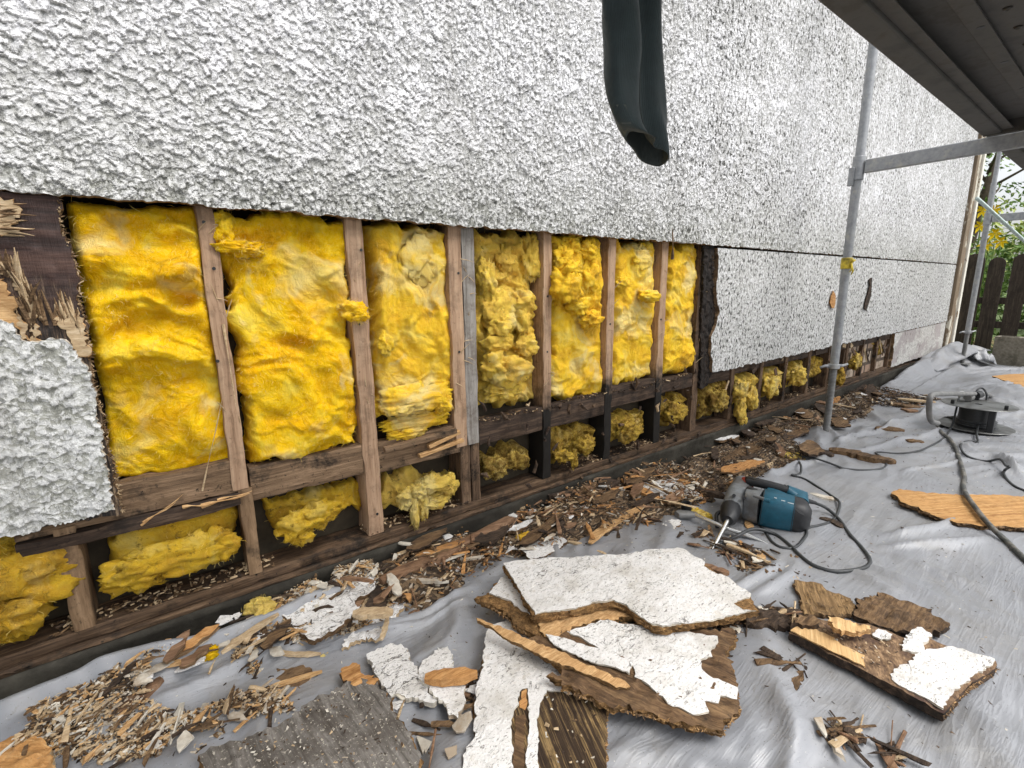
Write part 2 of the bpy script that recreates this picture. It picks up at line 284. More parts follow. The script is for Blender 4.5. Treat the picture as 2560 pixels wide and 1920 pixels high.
c = a.mix(a.ramp(a.noise(P0, 260, 2, .5), [(.69, 0.), (.73, .85)]), c, (.05, .04, .03)); c = a.mix(a.ramp(a.noise(P0, 200, 2, .5, .3), [(.73, 0.), (.76, .8)]), c, (.6, .58, .52))
fw = a.ramp(a.noise(P0, 2.3, 7, .75, .5), [(.35, .38), (.65, .60)])
a.p(Base_Color=c, Roughness=fw, Specular_IOR_Level=.8, Coat_Weight=.15, Coat_Roughness=.35); a.bump(a.math('ADD', hb, a.math('MULTIPLY', a.noise(P0, 9, 5, .6, .4), .30)), .15, .05); m_tarp = a.m
# grass
a = M('lawn'); n = a.noise(a.pos(), 14, 8, .75); a.p(Base_Color=a.ramp(n, [(.3, (.045, .085, .02)), (.55, (.12, .17, .05)), (.75, (.30, .28, .13))]), Roughness=.9); a.bump(n, 1., .05); m_lawn = a.m
# ================================================================== GROUND
def gh(x, y):        # sheet over the soil: it rises towards the wall at the left and over the far corner
    x = np.asarray(x, float); y = np.asarray(y, float)
    a = .075*np.exp(-((y+.02)/.16)**2)*(1-sst(.25, 1.0, x))
    b = .20*sst(5.0, 7.2, x)*sst(-.42, -.02, y)*(1-sst(7.9, 8.6, x))
    return a+b
def on_g(u, v, dz=0.):
    z = dz
    for _ in range(12): p = at_z(u, v, z); z = .5*z+.5*(float(gh(p[0], p[1]))+dz)
    return at_z(u, v, z)
gx = np.concatenate([np.linspace(-6, -1, 6), np.linspace(-.8, 3, 40), np.linspace(3.2, 10, 40), np.linspace(12, 60, 20)]); gy = np.concatenate([np.linspace(-40, -6, 12), np.linspace(-5.5, 1, 40), np.linspace(2, 60, 20)])
X, Y = np.meshgrid(gx, gy); Z = -.03+0*X-.04*sst(-.5, 0, -np.abs(Y))+.03*fbm(X*.7, Y*.7)*(X > 8)
def grid_faces(nu, nv): i = np.arange(nu-1)[None, :]+np.arange(nv-1)[:, None]*nu; return np.stack([i, i+1, i+nu+1, i+nu], -1).reshape(-1, 4).tolist()
V = np.stack([X, Y, Z], -1).reshape(-1, 3); FA = grid_faces(len(gx), len(gy))
cx = np.array([V[f].mean(0) for f in FA]); o = mk('ground', V, FA, [m_soil, m_lawn], mi=(cx[:, 0] > 7.9).astype(int)); tag(o, kind='structure')
# tarp sheet
def growing(a, b, f0, k):
    o = [a]
    while o[-1] < b: o.append(o[-1]+f0*(1+k*abs(o[-1]-0)))
    return np.array(o)
tx = np.concatenate([growing(-1., 8.15, .009, .42)]); tyn = 420; tn = np.linspace(0, 1, tyn)
e_px = [(-60, 1545), (0, 1520), (200, 1440), (400, 1375), (590, 1312)]
E = [at_z(u, v, .085) for u, v in e_px]
ex = [-1.2]+[q[0] for q in E]+[.6, 1., 2., 4., 6., 7.0, 7.6, 8.2]; ey = [E[0][1]-.03]+[q[1] for q in E]+[-.05, -.03, -.02, -.02, -.01, -.004, -.03, -.10]
edge = np.interp(tx, ex, ey)+.010*fbm(tx*7, 0*tx, 0, 3)
X = np.tile(tx, (tyn, 1)); far = 5.2; TT = tn[:, None]**1.6; Y = edge[None, :]-TT*far
def tarp_h(X, Y):
    wx = X+.12*fbm(X*1.5, Y*1.5, 3., 3); wy = Y+.12*fbm(X*1.5, Y*1.5, 9., 3)
    h = .010*fbm(X*2.2, Y*2.2, 2., 4); dirs = ((.55, .9, 6., .014, 1.), (-.45, .9, 8., .010, 5.), (.95, 1.0, 7., .010, 9.), (.15, .8, 12., .0045, 13.), (-.9, 1.1, 10., .006, 17.))
    for an, su, sv, am, sd in dirs:
        aa = an; u = wx*math.cos(aa)+wy*math.sin(aa); v = -wx*math.sin(aa)+wy*math.cos(aa); m_ = sst(-.05, .45, fbm(X*1.1+sd, Y*1.1, sd, 2))
        h = h+am*m_*((1-np.abs(vn(u*su, v*sv, sd))*2.2)+.45*(1-np.abs(vn(u*su*2, v*sv*2.3, sd+2))*2))
    # folds fanning out of the far standard and the corner of the house
    dx, dy = X-7.0, Y+.24; r = np.hypot(dx, dy); th = np.arctan2(dy, dx)
    h = h+.030*np.exp(-((r-.9)/1.1)**2)*(1-2*np.abs(vn(th*3.2+.6*fbm(X, Y, 3., 2), 0*r, 7.)))*sst(.08, .5, r)
    # long low welts in the foreground
    for (x0, y0, x1, y1, wd, ht) in WELTS:
        L = math.hypot(x1-x0, y1-y0); ux, uy = (x1-x0)/L, (y1-y0)/L
        s = (X-x0)*ux+(Y-y0)*uy; d = -(X-x0)*uy+(Y-y0)*ux+.02*fbm(X*4, Y*4, 1., 2)
        h = h+ht*1.7*np.exp(-np.abs(d/(wd*.8))**1.4)*sst(-.02, .12, s)*sst(-.02, .2, L-s)
    return h
def W_(u0, v0, u1, v1, wd, ht): p = at_z(u0, v0, 0); q = at_z(u1, v1, 0); return (p[0], p[1], q[0], q[1], wd, ht)
WELTS = []
WELTS = [W_(1560, 1290, 1700, 1200, .02, .016), W_(1610, 1300, 1730, 1215, .02, .014), W_(1800, 1215, 1990, 1330, .018, .012), W_(1850, 1215, 2080, 1330, .018, .012),
         W_(1940, 1215, 2160, 1290, .016, .012), W_(2110, 1520, 2200, 1659, .02, .02), W_(2060, 1560, 2120, 1659, .02, .014), W_(2160, 1480, 2212, 1560, .02, .016), W_(1300, 1659, 1440, 1560, .02, .012),
         W_(1400, 1659, 1520, 1570, .02, .014), W_(1530, 1659, 1600, 1560, .018, .012), W_(1720, 1640, 1640, 1480, .02, .012), W_(1900, 1170, 2100, 1120, .02, .014), W_(1890, 1195, 2150, 1165, .02, .014),
         W_(720, 1405, 1060, 1270, .012, .012), W_(760, 1390, 1050, 1300, .010, .010), W_(240, 1620, 800, 1330, .03, .012), W_(120, 1659, 420, 1530, .02, .012),
         W_(2150, 985, 2212, 1040, .018, .03), W_(2060, 960, 2140, 990, .02, .02), W_(1950, 1030, 2100, 990, .015, .012), W_(1800, 960, 2050, 880, .02, .018), W_(1830, 985, 2060, 930, .02, .016), W_(1650, 1040, 1800, 985, .015, .015)]
Z = gh(X, Y)+tarp_h(X, Y)*sst(0, .05, -(Y-edge[None, :]))*sst(0, .04, -(Y-edge[None, :]))
rollz = .028*np.exp(-(((edge[None, :]-Y)-.03)/.020)**2)*(1-sst(.25, .55, X)); Z = Z+rollz-.05*np.exp(-((edge[None, :]-Y)/.010)**2)
Z = Z+.30*sst(6.9, 7.4, X)*0
V = np.stack([X, Y, Z+.006], -1).reshape(-1, 3)
tarp = mk('ground_sheet', V, grid_faces(len(tx), tyn), m_tarp, smooth=True); tag(tarp, 'large grey polythene sheet spread over the ground, wrinkled and strewn with splinters', 'tarpaulin')
sd = tarp.modifiers.new('thickness', 'SOLIDIFY'); sd.thickness = .0015
def tz(x, y): return float(gh(x, y)+tarp_h(np.array([x]), np.array([y]))[0]*1.)+.006
# ================================================================== HOUSE WALL
house = empty('house_wall', (3.5, .1, 0), 'white rough-rendered house wall whose lower part is stripped back to timber studs', 'wall')
ZT = 1.150
def panel(name, mat, xs, zs_fn, y=0., thick=.024, label=None, jit=.0, backm=None, leftjag=None):
    """front sheet of a cladding panel: columns xs, each with a list of heights; sides folded back"""
    cols = []
    for k, x in enumerate(xs): cols.append(zs_fn(x))
    nz = len(cols[0]); Z = np.array(cols).T; X = np.tile(xs, (nz, 1))
    if leftjag is not None: X = X+leftjag(Z)*np.exp(-(X-xs[0])/.06)
    nu = len(xs); V = [np.stack([X, 0*X+y, Z], -1).reshape(-1, 3)]; fs = grid_faces(nu, nz); n0 = nu*nz
    loop = list(range(nu))+[nu-1+nu*i for i in range(1, nz)]+[n0-2-i for i in range(nu-1)]+[nu*i for i in range(nz-2, 0, -1)]
    P = V[0][loop].copy(); P[:, 1] = y+thick; V.append(P); m = len(loop)
    for i in range(m): j = (i+1) % m; fs.append((loop[i], n0+i, n0+j, loop[j]))
    mi = [0]*((nu-1)*(nz-1))+[1]*m
    o = mk(name, np.vstack(V), fs, [mat, backm or m_ply], house, smooth=False, mi=mi); smoothang(o, 60)
    if label: o['label'] = label
    return o
xs = np.concatenate([np.linspace(-2.2, -.42, 12), growing(-.40, 7.5, .0028, .85)]); xs = xs[xs < 7.56]
NZ = 430
def zup(x):
    zb = ZT+.0035*vn(x*40, 0., 1.)+.002*vn(x*130, 0., 2.); top1 = 1.75+.22*max(x, 0)
    return np.concatenate([np.linspace(zb, min(top1, 2.75), NZ), np.linspace(2.9, 3.6, 6)])
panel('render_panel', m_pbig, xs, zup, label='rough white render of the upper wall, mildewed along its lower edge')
# lower right panel, its left edge torn
def pxs(l, y=0.): return np.array([at_y(u, v, y) for u, v in l])
xs = growing(0, 10, .005, .5); xs = 2.42+xs; xs = xs[xs < 7.50]
botR = lambda x: np.interp(x, [2.42, 2.47, 3.1, 4.0, 5.2, 6.6, 7.5], [.475, .474, .478, .482, .486, .492, .50])
def zr(x): zb = botR(x)+.006*vn(x*30, 0., 5.)+.003*vn(x*90, 0., 6.); return np.linspace(zb, ZT-.012, 170)
lj = lambda Z: np.interp(Z, [.47, .56, .66, .78, .80, .85, .92, 1.0, 1.14], [.02, .0, -.01, .03, .045, .03, .01, .0, -.01])+.012*fbm(Z*22, 0*Z, 2., 4)
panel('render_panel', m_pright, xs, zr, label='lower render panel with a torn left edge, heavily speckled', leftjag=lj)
# bottom far panel with a wet patched face
xs = np.linspace(5.62, 7.50, 220); a = M('render_patchy'); P0 = a.pos(); n = a.noise(P0, 60, 5, .7)
f = a.ramp(a.noise(a.n('Mapping', {'Vector': P0, 'Scale': (2.2, 1, 4)}).outputs[0], 1, 4, .6), [(.45, 0.), (.50, 1.)])
c = a.mix(f, a.ramp(n, [(.3, (.30, .27, .26)), (.7, (.46, .42, .41))]), a.ramp(n, [(.35, (.32, .31, .28)), (.6, (.66, .65, .62))]))
a.p(Base_Color=a.mix(a.ramp(a.noise(P0, 15, 5, .75), [(.6, 0.), (.66, .9)]), c, (.07, .05, .04)), Roughness=.85); a.bump(n, .9, .008); m_patch = a.m
def zf(x): return np.linspace(.155+.02*(x > 7.2)+.006*vn(x*30, 0., 8.), float(botR(x))-.008, 60)
panel('render_panel', m_patch, xs, zf, y=.006, label='short low panel at the far end whose render has peeled to grey and pink', leftjag=lambda Z: .02*fbm(Z*25, 0*Z, 4., 4))
# ---- generic slab from an outline
def slab(name, outline, fn, thick, mats, parent=None, res=.008, jit=.004, seed=0, layers=3, zn=.0015, side_jit=.004, smooth=True):
    """outline: 2-D points; fn(p,h) -> 3-D point, h metres in front of the sheet's face; mats: [face, side, back]"""
    rr = np.random.RandomState(seed+5); P = [np.array(q[:2], float) for q in outline]; B = []
    for i in range(len(P)):
        a_, b_ = P[i], P[(i+1) % len(P)]; L = np.linalg.norm(b_-a_); n = max(1, int(L/res)); d = (b_-a_)/max(L, 1e-9); nr = np.array([d[1], -d[0]])
        for k in range(n):
            q = a_+(b_-a_)*k/n; s = jit*(fbm(q[0]*22+seed*3, q[1]*22, seed, 4)*.9+rr.uniform(-.6, .6)); B.append(q+nr*float(s)*(0 if k == 0 else 1))
    B = np.array(B); lo = B.min(0); hi = B.max(0); I = []
    gxx = np.arange(lo[0], hi[0], res*1.15); gyy = np.arange(lo[1], hi[1], res*1.15)
    if len(gxx) and len(gyy):
        GX, GY = np.meshgrid(gxx, gyy); Q = np.stack([GX.ravel(), GY.ravel()], 1)+rr.uniform(-.3, .3, (GX.size, 2))*res
        ins = np.zeros(len(Q), bool); x1, y1 = B[:, 0], B[:, 1]; x2, y2 = np.roll(x1, -1), np.roll(y1, -1)
        for k in range(len(B)):
            c_ = ((y1[k] > Q[:, 1]) != (y2[k] > Q[:, 1])) & (Q[:, 0] < (x2[k]-x1[k])*(Q[:, 1]-y1[k])/((y2[k]-y1[k]) or 1e-12)+x1[k]); ins ^= c_
        Q = Q[ins]
        if len(Q):
            dm = np.full(len(Q), 9.)
            for b_ in B: dm = np.minimum(dm, np.hypot(Q[:, 0]-b_[0], Q[:, 1]-b_[1]))
            I = Q[dm > res*.55]
    allp = [Vector(q) for q in B]+[Vector(q) for q in I]; nb = len(B)
    vv, ee, ff, ov, oe, of = geometry.delaunay_2d_cdt(allp, [(i, (i+1) % nb) for i in range(nb)], [], 1, 1e-7)
    vv = [np.array(q) for q in vv]; cnt = {}
    ff = [tuple(f) for f in ff]
    for f in ff:
        for i in range(len(f)):
            e_ = (f[i], f[(i+1) % len(f)]); cnt[e_] = 1
    bd = [e_ for e_ in cnt if (e_[1], e_[0]) not in cnt]
    A2 = np.array(vv); hh = zn*fbm(A2[:, 0]*60, A2[:, 1]*60, seed, 3)
    V = [fn(q, float(hh[i])) for i, q in enumerate(vv)]; n0 = len(V); F_ = list(ff); mi = [0]*len(ff)
    bv = sorted({i for e_ in bd for i in e_}); nrm = {}
    cen = A2.mean(0); idx = {}
    for L in range(1, layers+1):
        for i in bv:
            q = A2[i]; out = q-cen; out = out/(np.linalg.norm(out)+1e-9); s = side_jit*rr.uniform(-1, .8) if L < layers else -side_jit*.5
            idx[(L, i)] = len(V); V.append(fn(q+out*s, -thick*L/layers))
    for i in bv: idx[(0, i)] = i
    for L in range(layers):
        for (i, j) in bd: F_.append((idx[(L, j)], idx[(L, i)], idx[(L+1, i)], idx[(L+1, j)])); mi.append(1)
    nbk = len(V); V += [fn(q, -thick) for q in vv]; F_ += [tuple(nbk+i for i in f[::-1]) for f in ff]; mi += [min(2, len(mats)-1)]*len(ff)
    o = mk(name, V, F_, mats, parent, mi=mi)
    if smooth: smoothang(o, 35)
    return o
def wall_fn(y): return lambda q, h: (q[0], y-h, q[1])
# lower left: stripped board and the render still on it (outlines from the torn edges)
def wp(l, y=0.): return [(p[0], p[2]) for p in pxs(l, y)]
brd = wp([(-60, 405), (125, 427), (130, 488), (158, 560), (172, 600), (170, 655), (188, 720), (200, 830), (222, 900), (236, 975), (255, 1060), (262, 1110), (200, 1120), (-60, 1170)], .010)
o = slab('old_board', brd, wall_fn(.010), .018, [m_plum, m_ply], house, res=.007, jit=.006, seed=3, zn=.002); o['label'] = 'dark purplish-brown board laid bare at the left edge, split along its side'
pl = wp([(-90, 675), (0, 690), (28, 696), (45, 725), (62, 738), (100, 733), (130, 732), (150, 742), (168, 768), (195, 805), (206, 860), (222, 960), (236, 1040), (248, 1102), (120, 1138), (0, 1162), (-90, 1178)], -.006)
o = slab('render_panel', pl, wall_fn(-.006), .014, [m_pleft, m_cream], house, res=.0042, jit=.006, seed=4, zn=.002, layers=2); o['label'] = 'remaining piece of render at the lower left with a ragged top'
# torn veneer flakes on the board
for k, l in enumerate([[(0, 425), (28, 432), (48, 452), (30, 470), (10, 505), (-30, 515), (-30, 425)], [(-20, 600), (8, 600), (14, 640), (28, 640), (40, 690), (60, 735), (30, 700), (-20, 690)],
                       [(35, 660), (46, 690), (62, 700), (70, 738), (45, 735)], [(70, 690), (80, 670), (86, 705), (92, 738), (66, 740)], [(115, 690), (170, 672), (186, 720), (196, 765), (180, 770), (150, 730), (128, 705)]]):
    o = slab('torn_veneer', wp(l, .004), wall_fn(.004), .005, [m_tan if k != 1 else m_fresh, m_fresh], house, res=.005, jit=.008, seed=20+k); 
    o['label'] = 'strip of pale torn veneer on the dark board'
# studs
YS = .030
def wob_box(name, x0, x1, z0, z1, y0, y1, mat, axis='z', seed=0, amp=.0024, parent=house):
    """sawn timber: box with softly irregular, chipped arrises"""
    n = max(6, int((z1-z0 if axis == 'z' else x1-x0)/.02)); T = np.linspace(0, 1, n+1); rings = []
    for t in T:
        j = [amp*float(fbm(t*n*.35+seed, q*3.3+seed, 0, 2)) for q in range(8)]
        chip = .016*max(0, float(vn(t*n*.6, seed*1.7, 3.))-.35)
        if axis == 'z':
            z = z0+(z1-z0)*t; c_ = .002
            rings.append([(x0+j[0], y0+c_, z), (x0+c_+j[1]+chip, y0+j[4], z), (x1-c_+j[2]-chip, y0+j[5], z), (x1+j[3], y0+c_, z), (x1+j[3], y1, z), (x0+j[0], y1, z)])
        else:
            x = x0+(x1-x0)*t; c_ = .003
            rings.append([(x, y0+c_, z1+j[0]), (x, y0+j[4], z1-c_+j[1]-chip), (x, y0+j[5], z0+c_+j[2]+chip), (x, y0+c_, z0+j[3]), (x, y1, z0+j[3]), (x, y1, z1+j[0])])
    b = MB(); b.loft(rings); o = b.build(name, mat, parent); return smoothang(o, 30)
SOLE = .156
def lx(u, v, y=YS): return at_y(u, v, y)[0]
studs = [(lx(450, 658), lx(487, 658), m_stud, 1.19), (lx(763, 701), lx(798, 701), m_stud, 1.19), (lx(978, 745)-.002, lx(1003, 745), m_stud, 1.19),
         (lx(1174, 745), lx(1191, 745), m_stur, 1.19), (lx(1310, 745), lx(1325, 745), m_stur, 1.19), (lx(1421, 745), lx(1434, 745), m_stur, 1.19), (lx(1502, 745), lx(1514, 745), m_studd, 1.19)]
STX = [(a_, b_) for a_, b_, _, _ in studs]
for i, (x0, x1, m_, zt) in enumerate(studs):
    if i == 0:
        wob_box('stud', x0, x1, .415, zt, YS, .125, m_, seed=i)
        wob_box('stud', x0+.010, x1+.006, SOLE, .413, YS-.004, .12, m_studl, seed=20)
    elif i == 2: wob_box('stud', x0, x1, .385, zt, YS, .125, m_, seed=i); wob_box('stud', x0+.02, x1+.012, SOLE, .383, YS+.004, .12, m_studd, seed=22)
    else: wob_box('stud', x0, x1, SOLE, zt, YS, .125, m_, seed=i)
o = wob_box('stud', lx(1004, 745), lx(1030, 745), .385, 1.19, YS+.001, .11, m_grey, seed=9); o['label'] = 'stud face painted grey beside the third bare stud'
wob_box('stud', lx(1004, 745)+.016, lx(1030, 745)+.004, SOLE, .383, YS+.006, .11, m_studd, seed=10)
o = wob_box('stud', lx(137, 1255), lx(187, 1255), SOLE, .42, YS, .125, m_studl, seed=11); o['label'] = 'short stud under the left render piece'
rx = [2.72, 3.075, 3.42, 3.79, 4.15, 4.52, 4.88, 5.24, 5.6]
for i, x in enumerate(rx): wob_box('stud', x-.018, x+.022, SOLE, .50, YS, .12, m_studd, seed=30+i)
# noggins between the studs
NG = [(-.30, STX[0][0]+.008, .410, .498, m_nog), (STX[0][1]+.004, STX[1][0], .372, .468, m_nog), (STX[1][1], STX[2][0]+.018, .362, .464, m_nog), (STX[2][1]+.055, STX[3][0], .370, .470, m_nogd),
      (STX[3][1], STX[4][0], .372, .470, m_nogd), (STX[4][1], STX[5][0], .396, .496, m_nogd), (STX[5][1], STX[6][0], .408, .482, m_nogd)]
for i, (a_, b_, z0, z1, m_) in enumerate(NG): wob_box('noggin', a_+.001, b_-.001, z0, z1, YS+.004, .075, m_, 'x', seed=40+i, amp=.003)
o = wob_box('noggin', -.30, STX[0][0]+.012, .372, .405, YS-.006, .06, m_nogd, 'x', seed=50, amp=.004); o['label'] = 'blackened batten below the left noggin'
for i in range(len(rx)-1): wob_box('noggin', rx[i]+.023, rx[i+1]-.019, .425, .52, YS+.008, .075, m_nogd, 'x', seed=60+i, amp=.003)
wob_box('noggin', STX[6][1]+.001, rx[0]-.019, .40, .49, YS+.008, .075, m_nogd, 'x', seed=70)
rs2 = np.random.RandomState(77)
for i in range(46):       # flakes of rotten wood still hanging on the blackened timbers
    x = rs2.uniform(.90, 2.40); zc_ = rs2.choice([.16, .30, .38, .46, .49]); a_ = np.array([x, rs2.uniform(.010, .030), zc_+rs2.uniform(-.04, .05)]); q_ = a_+[rs2.uniform(-.05, .05), rs2.uniform(-.012, .004), rs2.uniform(-.05, .06)]
    b = MB(); b.tube([a_, (a_+q_)/2+rs2.normal(size=3)*.006, q_], [rs2.uniform(.003, .008), rs2.uniform(.004, .010), .001], 5); b.build('rotten_shard', [m_nogd, m_studd, m_tan][rs2.choice(3, p=[.6, .3, .1])], house)
# split battens lying over the third noggin
for k, (p_, q_, wd, m_) in enumerate([((830, 972), (985, 930), .018, m_nog), ((905, 985), (1000, 950), .012, m_fresh), ((925, 965), (992, 932), .014, m_fresh)]):
    b = MB(); a_, b_ = at_y(*p_, .012), at_y(*q_, .008); b.bar(a_, b_, .02, wd, (0, 0, 1)); o = b.build('split_batten', m_, house); bevel(o, .002)
# long fresh tears on the left noggin: spikes of wood
def spike(p, q, r, mat, name, parent, label=None, bend=.004, y=.0):
    a_, b_ = np.array(p), np.array(q); n = 7; T = np.linspace(0, 1, n)
    pts = [a_+(b_-a_)*t+np.array([0, -bend*math.sin(math.pi*t), bend*.5*math.sin(2*math.pi*t)]) for t in T]
    bb = MB(); bb.tube(pts, [r*max(.12, (1-t)**.6*(.6+.4*math.sin(t*9+1))) for t in T], 5); o = bb.build(name, mat, parent)
    if label: o['label'] = label
    return o
for p_, q_, r_ in [((435, 1093), (540, 1065), .008), ((310, 1128), (380, 1085), .004), ((305, 1135), (395, 1068), .0035), ((470, 1080), (545, 1060), .005), ((395, 1095), (450, 1088), .006)]:
    a_, b_ = at_y(*p_, .022), at_y(*q_, .018); spike(a_, b_, r_, m_fresh, 'torn_fibre', house)
rs = np.random.RandomState(4)
for (x0, x1), z0, z1, n in [(STX[0], .6, 1.12, 9), (STX[1], .55, 1.1, 7), ((STX[2][0], STX[2][1]+.05), .55, 1.1, 12), (STX[3], .5, 1.1, 8), (STX[4], .5, 1.1, 7), (STX[5], .5, 1.1, 8), (STX[6], .5, 1.1, 8)]:
    bb = MB()
    for k in range(n):
        x = rs.uniform(x0, x1); z = rs.uniform(z0, z1); L = rs.uniform(.012, .05); an = rs.uniform(-1, 1)*.9+(math.pi/2 if rs.rand() < .45 else 0)
        a_ = np.array([x, YS+.001, z]); d = np.array([math.sin(an)*.9, -rs.uniform(.1, .5), math.cos(an)]); bb.tube([a_, a_+d*L*.5+[0, 0, .002], a_+d*L], [.0016, .0013, .0003], 4)
    bb.build('splinter', m_tan, house)
spike(at_y(482, 700, YS-.002), at_y(510, 880, YS-.012), .004, m_tan, 'torn_fibre', house)
spike(at_y(437, 1060, YS-.002), at_y(480, 860, YS-.02), .003, m_tan, 'torn_fibre', house)
spike(at_y(1452, 560, -.006), at_y(1452, 490, -.018), .009, m_nog, 'torn_fibre', house, 'brown splinter standing up in front of the render edge')
# nail heads
for (u, v) in [(440, 480), (462, 580), (780, 540), (775, 700), (990, 590), (992, 760), (1183, 640), (1182, 760), (1318, 700), (1428, 690), (470, 780), (555, 1190), (815, 1110)]:
    p = at_y(u, v, YS); bb = MB(); bb.tube([p+[0, .004, 0], p+[0, -.002, 0]], [.004, .0042], 10); bb.build('nail', m_black, house)
# soles
wob_box('sole_plate', -2.0, 6.0, .124, SOLE-.001, YS-.001, .13, m_sole, 'x', seed=80, amp=.003)
o = wob_box('sole_plate', -2.0, 7.5, .108, .1235, YS-.012, .13, m_sole, 'x', seed=81, amp=.002); o['label'] = 'lower thin sill board'
for i in range(26):
    x = rs.uniform(2.45, 5.5); b = MB(); a_ = np.array([x, rs.uniform(.012, .028), rs.uniform(.36, .47)]); q_ = a_+[rs.uniform(-.06, .12), rs.uniform(-.006, .006), rs.uniform(-.16, -.02)*(1 if rs.rand() < .6 else .2)]; b.bar(a_, q_, rs.uniform(.012, .035), .006, (0, 1, 0)); o = b.build('rotten_shard', [m_nogd, m_studd, m_tan][rs.choice(3, p=[.5, .38, .12])], house); bevel(o, .002)
# rotten black strip beside the last stud
sp = wp([(1522, 530), (1548, 528), (1542, 600), (1548, 690), (1540, 800), (1528, 835), (1514, 840), (1517, 700)], .012)
o = slab('rotten_strip', sp, wall_fn(.016), .012, [m_blk, m_blk], house, res=.008, jit=.008, seed=9, zn=.006); o['label'] = 'rotten black strip of board between the last stud and the torn panel'
# dark inside of the wall, header, foundation
b = MB(); b.box((-2.2, .135, .10), (7.5, .15, 3.6)); b.box((-2.2, .026, 1.20), (7.5, .134, 3.6)); b.build('inner_lining', m_void, house)
b = MB(); b.box((-2.2, .026, 1.193), (2.5, .134, 1.2)); b.build('top_rail', m_nogd, house)
xs = np.linspace(-2.2, 7.5, 300); zz = np.linspace(-.12, .1075, 14); X, Z = np.meshgrid(xs, zz); Yv = .014+.006*fbm(X*6, Z*18, 2., 4)
o = mk('foundation', np.stack([X, Yv, Z], -1).reshape(-1, 3), grid_faces(300, 14), m_conc, house, smooth=True); sd = o.modifiers.new('t', 'SOLIDIFY'); sd.thickness = .1; sd.offset = -1
# far end of the row: bare masonry seen in the last bays
m_brick = M('old_brick'); a = m_brick; br = a.n('TexBrick', {'Vector': a.n('Mapping', {'Vector': a.pos(), 'Rotation': (math.pi/2, 0, 0)}).outputs[0], 'Color1': (.34, .23, .16, 1), 'Color2': (.50, .42, .33, 1), 'Mortar': (.07, .05, .035, 1), 'Scale': 1., 'Mortar Size': .016, 'Brick Width': .26, 'Row Height': .12})
a.p(Base_Color=a.mix(a.ramp(a.noise(a.pos(), 12, 5, .7), [(.5, 0.), (.65, .8)]), br.outputs[0], (.12, .085, .055)), Roughness=.9); a.bump(a.noise(a.pos(), 50, 5, .7), .8, .008); m_brick = a.m
b = MB(); b.box((4.55, .06, .158), (5.58, .13, .50)); o = b.build('masonry', m_brick, house); o['label'] = 'old brick infill in the far low bays'
# corner boards
b = MB(); b.box((7.44, -.030, .16), (7.62, .03, 3.4)); o = b.build('corner_board', m_peel, house); o['label'] = 'corner board of brown wood with peeling paint'; bevel(o, .006)
b = MB(); b.box((7.622, -.050, .14), (7.70, .30, 3.4)); o = b.build('corner_board', m_peelw, house); o['label'] = 'outer corner board with flaking cream paint'; bevel(o, .006)
b = MB(); b.box((7.66, .05, -.1), (7.69, 4.0, 3.4)); b.build('end_wall', m_peelw, house)
b = MB(); b.box((7.2, .0, 2.02), (7.26, .01, 2.03)); 
# hole in the far panel with pink backing
for l, m_ in [([(1873, 640), (1880, 618), (1877, 605), (1884, 600), (1882, 640), (1872, 672), (1868, 668), (1870, 650)], m_nogd), ([(1796, 640), (1800, 628), (1806, 640), (1803, 664), (1797, 665), (1793, 655)], m_orange)]:
    o = slab('torn_hole', wp(l, -.012), wall_fn(-.012), .006, [m_, m_], house, res=.012, jit=.008, seed=31); o['label'] = 'small torn hole in the lower render panel'
